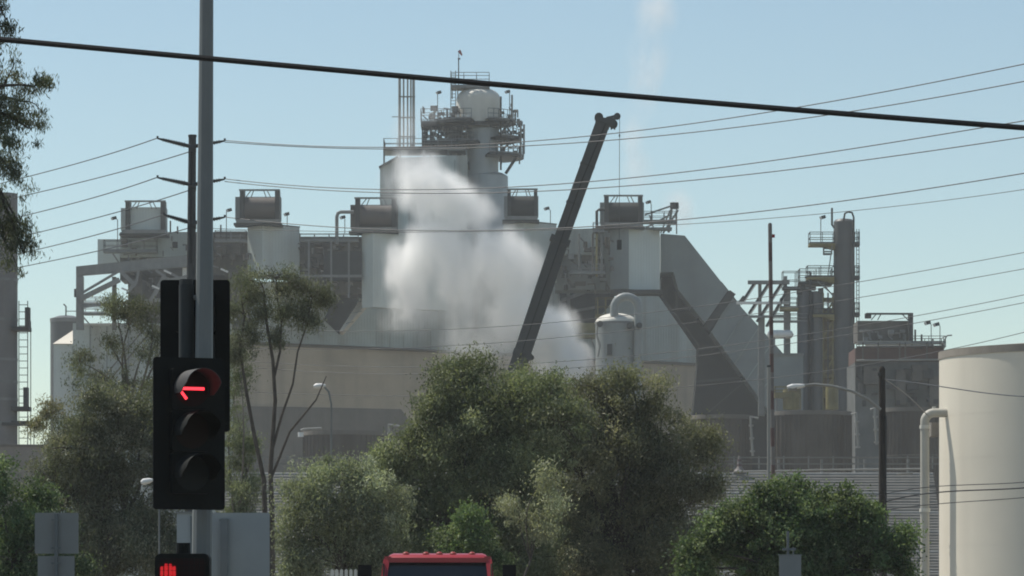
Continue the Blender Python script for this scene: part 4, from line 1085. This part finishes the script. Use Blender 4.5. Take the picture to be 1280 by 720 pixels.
# sign backs
def sign_back(label, panels, posts, Y, m=None):
    t = thing('road_sign', label, 'road sign', P(posts[0][0], 768, Y), 'road signs seen from behind')
    t.location.z = 0; t['_at'][2] = 0.0
    for i, (x0, y0, x1, y1) in enumerate(panels):
        rounded_plate(MB(), X(x0, Y), X(x1, Y), Z(y1, Y), Z(y0, Y), Y + 0.002 * i, 0.012, 0.015).build('panel', m or SIGNB, t)
    for x, y0, w_ in posts: MB().rect(x - w_ / 2, y0, x + w_ / 2, 790, Y - 0.055, 0.05).build('post', STEEL, t)
    for (x0, y0, x1, y1) in panels:
        for yy in (y0 + 8, y1 - 8): MB().rect(posts[0][0] - 6, yy, posts[0][0] + 6, yy + 2, Y - 0.06, 0.004).build('bracket', STEEL, t)
    return t
sign_back('two stacked grey sign backs on one post at the lower left', [(43.5, 641, 98, 692), (47, 695, 93, 750)], [(70, 642, 4)], 46)
t = sign_back('large grey sign back right below the big signal head', [(263, 641, 337, 760)], [(280, 648, 9)], 41, SIGNP)
t = thing('cabinet', 'narrow pale grey cabinet edge just left of the pole below the signal', 'cabinet', P(231, 768, 40))
t.location.z = 0; t['_at'][2] = 0.0
MB().rect(221, 641, 262, 790, 40, 0.35).build('body', mat('cabinet_grey', (0.42, 0.43, 0.41), 0.5, var=0.06), t)
MB().rect(220, 639.6, 263, 641.2, 39.98, 0.4).build('lid', PIPEM, t)
MB().rect(238, 645, 239.5, 790, 39.98, 0.04).build('door_edge', STEEL, t)

# ================================================================== TRUCK AND FENCE
YTr = 58.0
t = thing('red_truck', 'red medium truck facing us with a row of marker lamps on its roof', 'truck', P(546, 768, YTr + 2))
t.location.z = 0; t['_at'][2] = 0.0
tx = X(547, YTr); ks = S(YTr)
def sec(xh, z, y): return [(tx - xh, y, z), (tx + xh, y, z)]
roofz = Z(693, YTr)
cab = MB()
# cab shell: stations from windscreen base up over the roof to the back
st = [(-0.55, 0.84, roofz - 0.95), (0.0, 0.775, roofz - 0.10), (0.08, 0.735, roofz - 0.03), (0.35, 0.715, roofz), (1.3, 0.715, roofz - 0.005), (1.55, 0.74, roofz - 0.08), (1.6, 0.86, roofz - 0.9), (1.6, 0.86, 0.9)]
def cabring(yo, hw_, z): return [(tx - hw_, YTr + yo, z), (tx - hw_ * 0.93, YTr + yo, z + 0.02), (tx + hw_ * 0.93, YTr + yo, z + 0.02), (tx + hw_, YTr + yo, z)]
vs = []; fs = []
for (yo, hw_, z) in st[1:]: vs += cabring(yo, hw_, z)
for i in range(len(st) - 2):
    for q in range(3): fs.append((i * 4 + q, i * 4 + q + 1, i * 4 + 5 + q, i * 4 + 4 + q))
cab.add(vs, fs)
for sx in (-1, 1):
    # side: pillars and lower door panel as closed slabs
    cab.bar((tx + sx * 0.765, YTr, roofz - 0.10), (tx + sx * 0.86, YTr - 0.55, roofz - 0.95), 0.09, 0.09)
    cab.bar((tx + sx * 0.745, YTr + 0.02, roofz - 0.07), (tx + sx * 0.745, YTr + 1.55, roofz - 0.08), 0.08, 0.10)
    cab.box((tx + sx * 0.84 - 0.03, YTr - 0.55, 0.8), (tx + sx * 0.84 + 0.03, YTr + 1.6, roofz - 0.93))
cab.bar((tx - 0.745, YTr + 0.0, roofz - 0.085), (tx + 0.745, YTr + 0.0, roofz - 0.085), 0.07, 0.09)
cab.build('cab', REDP, t, True)
MB().add([(tx - 0.735, YTr + 0.02, roofz - 0.11), (tx + 0.735, YTr + 0.02, roofz - 0.11), (tx + 0.82, YTr - 0.53, roofz - 0.95), (tx - 0.82, YTr - 0.53, roofz - 0.95),
          (tx - 0.735, YTr + 0.05, roofz - 0.11), (tx + 0.735, YTr + 0.05, roofz - 0.11), (tx + 0.82, YTr - 0.50, roofz - 0.95), (tx - 0.82, YTr - 0.50, roofz - 0.95)],
         [(0, 1, 2, 3), (4, 7, 6, 5), (0, 4, 5, 1), (1, 5, 6, 2), (2, 6, 7, 3), (3, 7, 4, 0)]).build('windscreen', GLASS, t)
for sx in (-1, 1):
    MB().box((tx + sx * 0.80 - 0.01, YTr - 0.2, roofz - 0.9), (tx + sx * 0.80 + 0.01, YTr + 1.4, roofz - 0.14)).build('side_window', GLASS, t)
    m_ = MB().box((tx + sx * 1.07 - 0.1, YTr - 0.45, roofz - 0.58), (tx + sx * 1.07 + 0.1, YTr - 0.36, roofz - 0.16)).build('mirror', BLACK, t)
    MB().bar((tx + sx * 0.92, YTr - 0.35, roofz - 0.40), (tx + sx * 1.0, YTr - 0.38, roofz - 0.40), 0.04).build('mirror_arm', BLACK, m_)
    MB().cyl((tx + sx * 0.66, YTr - 2.06, 1.05), 0.12, 0.06, 16, axis='y').build('headlight', CHROME, t)
    for yo in (-1.4, 3.2):
        wl = MB().cyl((tx + sx * 0.86 - 0.13, YTr + yo, 0.46), 0.46, 0.26, 24, axis='x').build('wheel', RUBBER, t, True)
        MB().cyl((tx + sx * 0.86 - 0.14, YTr + yo, 0.46), 0.24, 0.28, 16, axis='x').build('rim', CHROME, wl, True)
for x in (507, 532, 549, 566, 590):
    c = P(x, 693, YTr)
    MB().lathe([(0.055, -0.02), (0.05, 0.02), (0.025, 0.04), (0, 0.045)], (c.x, YTr + 0.2, roofz), 12).build('marker_lamp', mat('red_marker_base', (0.3, 0.05, 0.04), 0.4), t, True)
MB().box((tx - 0.8, YTr - 2.0, 0.75), (tx + 0.8, YTr - 0.55, roofz - 1.0)).build('bonnet', REDP, t)
MB().box((tx - 0.5, YTr - 2.05, 0.8), (tx + 0.5, YTr - 2.0, 1.35)).build('grille', CHROME, t)
MB().box((tx - 0.95, YTr - 2.2, 0.45), (tx + 0.95, YTr - 2.06, 0.7)).build('bumper', CHROME, t)
MB().box((tx - 1.0, YTr + 1.8, 0.9), (tx + 1.0, YTr + 5.5, 1.3)).build('flatbed', DSTEEL, t)

t = thing('picket_fence', 'pale picket fence top just left of the red truck', 'fence', P(437, 768, 80))
t.location.z = 0; t['_at'][2] = 0.0
for k in range(9):
    x = 413 + k * 5.9
    MB().poly([(x, 790), (x, 713), (x + 2, 711), (x + 4, 713), (x + 4, 790)], 80, 0.03).build('picket', CREAM, t)
for y in (722, 770): MB().rect(410, y, 468, y + 5, 80.035, 0.05).build('rail', CREAM, t)

# ================================================================== TREES
def leaves_mesh(name, C_, D_, L, Wd, tint, parent):
    """one crown: a diamond-shaped leaf at each centre C_, long axis D_"""
    n = len(C_)
    side = np.cross(D_, rng.normal(size=(n, 3))); side /= np.linalg.norm(side, axis=1, keepdims=True) + 1e-9
    nrm = np.cross(D_, side)
    L = L[:, None]; Wd = Wd[:, None]
    v = np.empty((n, 4, 3), np.float32)
    v[:, 0] = C_ - D_ * L / 2
    v[:, 1] = C_ + side * Wd / 2 - D_ * L * 0.05 + nrm * Wd * 0.15
    v[:, 2] = C_ + D_ * L / 2
    v[:, 3] = C_ - side * Wd / 2 - D_ * L * 0.05 + nrm * Wd * 0.15
    off = np.array(parent['_at'], np.float32)
    v = (v.reshape(-1, 3) - off).astype(np.float32)
    me = bpy.data.meshes.new(name)
    me.vertices.add(n * 4); me.vertices.foreach_set('co', v.ravel())
    me.loops.add(n * 4); me.loops.foreach_set('vertex_index', np.arange(n * 4, dtype=np.int32))
    me.polygons.add(n); me.polygons.foreach_set('loop_start', np.arange(0, n * 4, 4, dtype=np.int32))
    me.update(calc_edges=True)
    at = me.attributes.new('leaf_tint', 'FLOAT_COLOR', 'POINT')
    c4 = np.ones((n, 4), np.float32); c4[:, :3] = tint
    at.data.foreach_set('color', np.repeat(c4, 4, axis=0).ravel())
    me.materials.append(LEAF)
    o = bpy.data.objects.new(name, me); COL.objects.link(o); o.parent = parent
    o['kind'] = 'stuff'
    return o

def curve_pts(a, b, sag, seed, n=6):
    r_ = random.Random(seed); a = Vector(a); b = Vector(b)
    side = Vector((r_.uniform(-1, 1), r_.uniform(-1, 1), 0)) * (b - a).length * 0.12
    return [a.lerp(b, k / n) + side * math.sin(math.pi * k / n) + Vector((0, 0, sag * math.sin(math.pi * k / n))) for k in range(n + 1)]

def tree(label, base_px, Y, lobes, cols, trunk_r=0.16, bark=BARK, density=1.0, leaf=(0.13, 0.035), clump=0.34, droop=0.5, depth=1.0, per=70, name='eucalyptus_tree',
         trunks=None, clump_density=1.0, group='trees along the roadside', fork=0.45, twig=0.012):
    """lobes: (photo x, photo y, rx, ry[, dy]) crown volumes at distance Y; each clump of leaves hangs on its own twig from a limb"""
    t = thing(name, label, 'tree', (X(base_px, Y), Y, 0), group)
    k = S(Y)
    wood = MB(); CC = []; DD = []; TT = []; sd = int(base_px) + int(Y)
    lob = []
    for lb in lobes:
        x, y, rx, ry = lb[:4]; dy = lb[4] if len(lb) > 4 else rng.uniform(-0.5, 0.5) * rx * k * 0.8
        lob.append((P(x, y, Y, dy), rx * k, ry * k))
    zmin = min(c.z - rz * 0.5 for c, rx, rz in lob); zmax = max(c.z for c, rx, rz in lob)
    tr = trunks or [[(base_px, 785), None]]
    forks = []
    for q, tk in enumerate(tr):
        if tk[-1] is None:
            fz = max(0.6, zmin * fork + zmax * (1 - fork) * 0.55)
            cxm = sum(c.x for c, _, _ in lob) / len(lob)
            pts = curve_pts((X(tk[0][0], Y), Y, 0), ((cxm + X(tk[0][0], Y)) / 2, Y, fz), 0, sd + q, 5)
        else: pts = [P(a, b, Y) for a, b in tk]
        tk_r = trunk_r * (1 if q < 2 else 0.5)
        rr = [tk_r * (1 - 0.65 * i / (len(pts) - 1)) for i in range(len(pts))]
        o = MB().tube(pts, rr, 10).build('trunk', bark, t, True)
        forks.append(pts)
    for li, (c, rx, rz) in enumerate(lob):
        # limb from the nearest trunk
        best = min(((p - c).length + (0.6 if i < len(fp) // 2 else 0), p) for fp in forks for i, p in enumerate(fp))[1]
        lp = curve_pts(best, c, 0.15, sd + 31 * li, 6)
        wood.tube(lp, [trunk_r * (0.30 - 0.24 * i / 6) for i in range(7)], 7)
        vol = rx * rx * rz
        nc = max(8, int(clump_density * 5.0 * vol / clump ** 3))
        # billows: each lobe carries smaller bosses of foliage with hollows between them
        ns = max(4, min(14, nc // 5)); ax3 = np.array([rx, rx * depth, rz])
        su = rng.normal(size=(ns, 3)); su /= np.linalg.norm(su, axis=1, keepdims=True)
        sc3 = np.array(c) + su * (0.55 + 0.3 * rng.random((ns, 1))) * ax3
        sr = 0.30 + 0.22 * rng.random(ns); stint = rng.uniform(0.62, 1.5, ns)
        pick = rng.integers(0, ns, nc)
        u = rng.normal(size=(nc, 3)); u[:, 2] += 0.35; u /= np.linalg.norm(u, axis=1, keepdims=True)
        pos = sc3[pick] + u * (sr[pick] * (0.55 + 0.55 * rng.random(nc)))[:, None] * ax3
        ctint = stint[pick] * rng.uniform(0.85, 1.2, nc)
        nsp = max(2, nc // 6); v = rng.normal(size=(nsp, 3)); v[:, 2] += 0.5; v /= np.linalg.norm(v, axis=1, keepdims=True)
        pos = np.concatenate([pos, np.array(c) + v * rng.uniform(0.95, 1.32, (nsp, 1)) * ax3]); ctint = np.concatenate([ctint, rng.uniform(0.8, 1.3, nsp)])
        small = np.concatenate([np.ones(nc), np.full(nsp, 0.55)])[pos[:, 2] > 0.25]
        ctint = ctint[pos[:, 2] > 0.25]
        pos = pos[pos[:, 2] > 0.25]
        for j, p in enumerate(pos):
            pv = Vector(p)
            st = min(lp, key=lambda a_: (a_ - pv).length)
            if j % 5 == 0:
                wood.tube(curve_pts(st, pv, 0.05, sd + li * 97 + j, 3), [twig * 1.6, twig * 1.3, twig, twig * 0.6], 5, False)
            nl = int(per * density * 2.6 * rng.uniform(0.45, 1.35))
            cr = clump * rng.uniform(0.65, 1.25) * small[j]; nl = int(nl * small[j])
            g = rng.normal(size=(nl, 3)) * np.array([cr * 0.5, cr * 0.5, cr * 0.42]) + p
            d = rng.normal(size=(nl, 3)) * 0.75 + np.array([0, 0, -droop * 1.6])
            d /= np.linalg.norm(d, axis=1, keepdims=True)
            w_ = rng.random(); base = np.array(cols[0]) * (1 - w_) + np.array(cols[1]) * w_
            if rng.random() < 0.16 and len(cols) > 2: base = np.array(cols[2])
            CC.append(g); DD.append(d); TT.append(np.clip(2.35 * base * ctint[j] * rng.normal(1, 0.12, size=(nl, 1)), 0.004, 1))
    wood.build('limbs', bark, t, True, kind='stuff')
    C_ = np.concatenate(CC); D_ = np.concatenate(DD); T_ = np.concatenate(TT); n = len(C_)
    leaves_mesh('crown', C_, D_, leaf[0] * rng.uniform(0.35, 0.85, n), leaf[1] * rng.uniform(0.45, 0.9, n), T_, t)
    return t, n

OLIVE = [(0.043, 0.05, 0.033), (0.064, 0.068, 0.046), (0.10, 0.10, 0.075)]
GREYG = [(0.055, 0.066, 0.037), (0.084, 0.094, 0.055), (0.125, 0.132, 0.085)]
BROWN = [(0.085, 0.075, 0.045), (0.07, 0.075, 0.045), (0.14, 0.125, 0.08)]
GREEN = [(0.036, 0.056, 0.025), (0.06, 0.08, 0.036), (0.10, 0.118, 0.06)]
NL = 0
def T_(*a, **k):
    global NL
    NL += tree(*a, **k)[1]

# close hanging branch at the left edge
T_('eucalyptus with long hanging leaves cut by the left picture edge', -70, 45,
   [(-8, 60, 28, 45), (2, 110, 30, 40), (-4, 180, 34, 50), (30, 128, 26, 22), (44, 108, 20, 14), (36, 160, 20, 26), (-6, 240, 34, 45), (14, 215, 20, 26), (4, 300, 30, 36), (24, 280, 14, 26), (30, 318, 8, 24), (-10, 20, 30, 36), (8, 25, 14, 22)],
   OLIVE, 0.14, BARK, 0.9, (0.10, 0.018), 0.13, 1.0, 1.0, 34, trunks=[[(-90, 790), (-86, 400), (-60, 150), (-40, -40)]], clump_density=0.40, twig=0.006)
# left trees
T_('open olive eucalyptus left of the signal, pale branches showing', 165, 104,
   [(168, 388, 34, 18), (143, 384, 20, 14), (190, 398, 22, 20), (138, 432, 16, 14), (180, 440, 18, 16), (205, 430, 20, 20), (120, 470, 20, 16), (165, 478, 20, 20), (200, 480, 22, 20), (100, 452, 12, 10)],
   OLIVE, 0.15, BARKP, 0.9, (0.15, 0.032), 0.33, 0.7, 1.0, 60, clump_density=0.75, fork=0.7)
T_('dense olive eucalyptus low between the left sign and the signal', 130, 92,
   [(182, 500, 24, 34), (68, 600, 36, 40), (110, 510, 34, 30), (150, 520, 40, 34), (90, 560, 40, 40), (140, 580, 50, 44), (190, 560, 40, 50), (110, 630, 55, 50), (170, 640, 55, 50), (200, 690, 50, 40), (130, 700, 50, 40), (75, 690, 40, 40), (235, 700, 40, 40)],
   OLIVE, 0.18, BARK, 1.0, (0.14, 0.04), 0.36, 0.5, 0.8, 70)
T_('brownish small tree behind the low wall at the far left', 62, 120,
   [(62, 520, 16, 18), (70, 545, 14, 16), (46, 535, 8, 10), (90, 540, 16, 20)], BROWN, 0.09, BARK, 0.9, (0.15, 0.045), 0.30, 0.5, 1.0, 60)
T_('dark green bush in the lower left corner', 20, 70,
   [(10, 600, 30, 24), (30, 630, 40, 30), (5, 660, 40, 36), (50, 660, 30, 34), (20, 705, 50, 34), (70, 715, 40, 34)], [(0.04, 0.058, 0.03), (0.055, 0.075, 0.036), (0.10, 0.12, 0.06)], 0.12, BARK, 1.0, (0.11, 0.04), 0.28, 0.4, 0.8, 70, name='bush_tree')
T_('grey-green eucalyptus just right of the signal backplate', 292, 115,
   [(298, 438, 14, 20), (300, 468, 12, 18), (310, 590, 22, 40), (300, 540, 18, 22), (330, 690, 24, 34), (292, 500, 14, 20), (300, 570, 22, 26), (292, 610, 24, 30), (305, 640, 20, 26), (290, 680, 30, 40), (318, 700, 24, 30)],
   GREYG, 0.12, BARKP, 0.85, (0.15, 0.04), 0.34, 0.7, 1.0, 60, clump_density=0.8)
# twin-trunked eucalyptus
T_('tall twin-trunked eucalyptus with a thin high crown and bare branches', 336, 110,
   [(318, 352, 26, 14), (345, 348, 30, 13), (372, 354, 28, 14), (396, 366, 16, 12), (303, 372, 18, 16), (330, 372, 22, 14), (356, 372, 20, 13), (312, 398, 14, 14), (366, 388, 12, 12), (386, 382, 14, 11), (300, 424, 10, 12), (352, 398, 9, 10), (334, 392, 9, 9), (292, 394, 8, 12), (408, 376, 8, 8), (296, 446, 7, 8), (346, 424, 6, 12), (378, 408, 7, 14), (318, 430, 6, 12), (392, 400, 6, 12)],
   OLIVE, 0.085, BARK, 0.8, (0.16, 0.034), 0.32, 0.7, 1.0, 62,
   trunks=[[(331, 790), (331, 640), (330, 600), (318, 545), (308, 490), (300, 440), (306, 395)], [(341, 790), (340, 640), (338, 590), (344, 500), (341, 450), (332, 395), (330, 365)],
           [(341, 560), (352, 520), (366, 480), (372, 440), (384, 405), (390, 372)], [(343, 470), (350, 440), (352, 400), (345, 365)], [(338, 600), (362, 540), (395, 500), (408, 470)]], clump_density=0.6)
# big central trees
T_('big grey-green tree under the crane boom, left half of the central clump', 575, 92,
   [(590, 478, 48, 30), (560, 492, 36, 30), (632, 490, 30, 24), (545, 530, 40, 36), (600, 530, 56, 46), (640, 560, 50, 50), (525, 575, 40, 40), (580, 590, 60, 50), (510, 620, 40, 40), (560, 650, 60, 50), (625, 640, 60, 54), (530, 690, 60, 40), (600, 706, 60, 40), (660, 700, 50, 44), (690, 492, 40, 24, -0.8), (694, 530, 40, 36, -0.8), (676, 574, 40, 40, -0.6), (664, 524, 38, 34, 0), (682, 502, 30, 22, 0), (640, 472, 22, 20, 0), (492, 590, 34, 30, 0), (478, 640, 40, 44, 0), (510, 556, 26, 22, 0)],
   GREYG, 0.24, BARK, 1.0, (0.15, 0.045), 0.40, 0.5, 0.8, 70)
T_('big brown-green tree below the silver vessel, right half of the central clump', 765, 96,
   [(792, 488, 36, 26), (755, 492, 36, 24), (716, 500, 36, 24), (820, 502, 28, 26), (700, 530, 40, 36), (760, 540, 60, 44), (826, 546, 44, 40), (872, 570, 30, 34), (720, 590, 56, 50), (790, 600, 60, 54), (850, 610, 44, 44), (890, 620, 22, 34), (690, 650, 50, 46), (760, 670, 66, 50), (830, 670, 56, 46), (880, 680, 30, 36), (720, 710, 60, 36), (800, 716, 60, 36)],
   [(0.062, 0.066, 0.042), (0.085, 0.084, 0.055), (0.13, 0.125, 0.085)], 0.26, BARK, 1.0, (0.15, 0.045), 0.40, 0.5, 0.8, 70)
T_('sage green low tree behind the picket fence', 430, 86,
   [(420, 592, 38, 18), (452, 600, 34, 20), (385, 606, 30, 22), (400, 640, 44, 34), (460, 640, 44, 36), (375, 660, 28, 40), (430, 685, 54, 40), (480, 690, 40, 40), (380, 710, 36, 34), (492, 640, 24, 34)],
   [(0.07, 0.08, 0.052), (0.10, 0.11, 0.074), (0.14, 0.15, 0.11)], 0.16, BARK, 1.0, (0.13, 0.04), 0.34, 0.5, 0.8, 70)
T_('small bright green shrub behind the red truck', 590, 78, [(588, 655, 28, 18), (606, 672, 26, 20), (570, 680, 26, 20), (596, 700, 34, 26)], GREEN, 0.06, BARK, 1.0, (0.10, 0.05), 0.26, 0.4, 0.8, 70, name='shrub_tree')
T_('pale leafed sapling in front of the big central clump', 655, 82, [(678, 600, 22, 18), (650, 640, 22, 16), (668, 668, 24, 24), (690, 630, 16, 18)], [(0.10, 0.105, 0.07), (0.13, 0.135, 0.09), (0.18, 0.18, 0.13)], 0.06, BARK, 0.9, (0.12, 0.036), 0.28, 0.6, 0.9, 60, name='sapling_tree')
# bright green tree, lower right
T_('bright green round broadleaf tree beside the wooden pole', 1000, 76,
   [(1000, 626, 40, 24), (960, 640, 40, 28), (1045, 636, 40, 26), (915, 656, 36, 26), (1082, 660, 30, 26), (980, 664, 50, 36), (1040, 672, 50, 36), (890, 690, 34, 28), (940, 696, 50, 34), (1000, 706, 56, 34), (1060, 706, 50, 34), (1112, 690, 22, 26), (1132, 676, 14, 18), (1120, 715, 26, 24), (868, 712, 24, 22)],
   GREEN, 0.17, BARK, 1.0, (0.115, 0.06), 0.27, 0.25, 0.8, 62, name='broadleaf_tree')
print('LEAVES', NL)

# ================================================================== STEAM AND HAZE
def steam(name, label, lobes, dens, nscale, warp, vox, cut=0.0):
    """lobes: (photo x, photo y, Y, rx px, rz px, ry m, weight): soft puffs summed and broken up with noise"""
    bm = bmesh.new()
    for (x, y, Y, rx, rz, ry, wt) in lobes:
        M = Matrix.Translation(P(x, y, Y)) @ Matrix.Diagonal((rx * S(Y) * 1.12, ry * 1.12, rz * S(Y) * 1.12, 1))
        bmesh.ops.create_icosphere(bm, subdivisions=3, radius=1.0, matrix=M)
    me = bpy.data.meshes.new(name); bm.to_mesh(me); bm.free()
    o = bpy.data.objects.new(name, me); COL.objects.link(o)
    md = o.modifiers.new('union', 'REMESH'); md.mode = 'VOXEL'; md.voxel_size = vox
    m = bpy.data.materials.new(name); m.use_nodes = True
    t = m.node_tree; t.nodes.clear()
    out = t.nodes.new('ShaderNodeOutputMaterial'); pv = t.nodes.new('ShaderNodeVolumePrincipled')
    pv.inputs['Color'].default_value = (0.995, 0.995, 0.987, 1); pv.inputs['Anisotropy'].default_value = 0.45
    tc = t.nodes.new('ShaderNodeTexCoord')
    L = t.links.new
    def math_(op, a, b=None, c=None, clamp=False):
        n = t.nodes.new('ShaderNodeMath'); n.operation = op; n.use_clamp = clamp
        for i, v in enumerate((a, b, c)):
            if v is None: continue
            if isinstance(v, (int, float)): n.inputs[i].default_value = v
            else: L(v, n.inputs[i])
        return n.outputs[0]
    nz = t.nodes.new('ShaderNodeTexNoise'); nz.inputs['Scale'].default_value = nscale; nz.inputs['Detail'].default_value = 6; nz.inputs['Roughness'].default_value = 0.66
    st_ = t.nodes.new('ShaderNodeMapping'); st_.inputs['Scale'].default_value = (1.0, 1.0, 0.55)
    L(tc.outputs['Object'], st_.inputs['Vector']); L(st_.outputs[0], nz.inputs['Vector'])
    # displace the lookup so that the puffs curl
    ws = t.nodes.new('ShaderNodeVectorMath'); ws.operation = 'SUBTRACT'; L(nz.outputs['Color'], ws.inputs[0]); ws.inputs[1].default_value = (0.5, 0.5, 0.5)
    wm = t.nodes.new('ShaderNodeVectorMath'); wm.operation = 'SCALE'; L(ws.outputs[0], wm.inputs[0]); wm.inputs['Scale'].default_value = warp
    wa = t.nodes.new('ShaderNodeVectorMath'); wa.operation = 'ADD'; L(tc.outputs['Object'], wa.inputs[0]); L(wm.outputs[0], wa.inputs[1])
    tot = None
    for (x, y, Y, rx, rz, ry, wt) in lobes:
        c = P(x, y, Y)
        s1 = t.nodes.new('ShaderNodeVectorMath'); s1.operation = 'SUBTRACT'; L(wa.outputs[0], s1.inputs[0]); s1.inputs[1].default_value = c
        s2 = t.nodes.new('ShaderNodeVectorMath'); s2.operation = 'DIVIDE'; L(s1.outputs[0], s2.inputs[0]); s2.inputs[1].default_value = (rx * S(Y), ry, rz * S(Y))
        s3 = t.nodes.new('ShaderNodeVectorMath'); s3.operation = 'LENGTH'; L(s2.outputs[0], s3.inputs[0])
        mr = t.nodes.new('ShaderNodeMapRange'); mr.interpolation_type = 'SMOOTHSTEP'
        mr.inputs['From Min'].default_value = 1.0; mr.inputs['From Max'].default_value = 0.15; mr.inputs['To Min'].default_value = 0; mr.inputs['To Max'].default_value = wt
        L(s3.outputs['Value'], mr.inputs['Value'])
        tot = mr.outputs[0] if tot is None else math_('ADD', tot, mr.outputs[0])
    mod = t.nodes.new('ShaderNodeMapRange'); mod.inputs['From Min'].default_value = 0.36; mod.inputs['From Max'].default_value = 0.66
    mod.inputs['To Min'].default_value = cut; mod.inputs['To Max'].default_value = 1.5
    L(nz.outputs['Fac'], mod.inputs['Value'])
    dn = math_('MULTIPLY', math_('MULTIPLY', tot, mod.outputs[0]), dens)
    L(dn, pv.inputs['Density']); L(pv.outputs[0], out.inputs['Volume'])
    me.materials.append(m)
    try: m.cycles.volume_step_rate = 0.5
    except Exception: pass
    tag(o, label, 'steam')
    return o
ST = 455.0
steam('steam_plume', 'dense white steam cloud billowing in front of the plant behind the crane boom',
      [(704, 458, ST, 40, 44, 3.4, 4.0), (690, 424, ST, 42, 48, 3.4, 3.2), (650, 395, ST, 50, 50, 3.6, 1.0), (600, 380, ST, 66, 54, 4, 0.4), (516, 392, ST, 52, 38, 3.4, 0.22), (508, 350, ST, 40, 60, 3.6, 1.0),
       (618, 322, ST, 60, 50, 4, 0.8), (545, 305, ST, 54, 54, 4, 1.0), (545, 245, ST, 56, 40, 4, 1.5), (585, 262, ST, 48, 34, 3.8, 0.9), (525, 212, ST, 42, 28, 3.4, 0.6), (600, 430, ST, 80, 44, 3.6, 0.25), (568, 350, ST, 40, 40, 4, 0.7), (508, 165, ST, 26, 46, 3, 0.10), (540, 140, ST, 36, 20, 3, 0.06), (648, 345, ST, 46, 54, 3.8, 0.8), (488, 235, ST, 26, 40, 3, 0.12)],
      1.15, 0.36, 6.0, 0.9, 0.16)
steam('vapour_wisp', 'faint thin vapour wisp rising against the sky right of the crane tip',
      [(812, 75, 500, 32, 60, 3.5, 0.8), (803, 120, 500, 26, 40, 3, 0.7), (822, 15, 500, 34, 40, 3.5, 0.8), (792, 165, 500, 24, 40, 3, 0.5), (848, 262, 500, 30, 34, 3, 1.0), (800, 215, 500, 26, 40, 3, 0.35)],
      0.3, 0.16, 4.5, 0.9, 0.0)

hz = MB().box((-420, -20, -1), (420, 640, 84)).build('haze', None, None)
hz['kind'] = 'stuff'
m = bpy.data.materials.new('haze_air'); m.use_nodes = True
t = m.node_tree; t.nodes.clear()
out = t.nodes.new('ShaderNodeOutputMaterial'); pv = t.nodes.new('ShaderNodeVolumePrincipled')
pv.inputs['Color'].default_value = (0.94, 0.99, 1.0, 1); pv.inputs['Density'].default_value = 0.00022
t.links.new(pv.outputs[0], out.inputs['Volume'])
hz.data.materials.append(m)

for o in scene.objects:
    if '_at' in o: del o['_at']
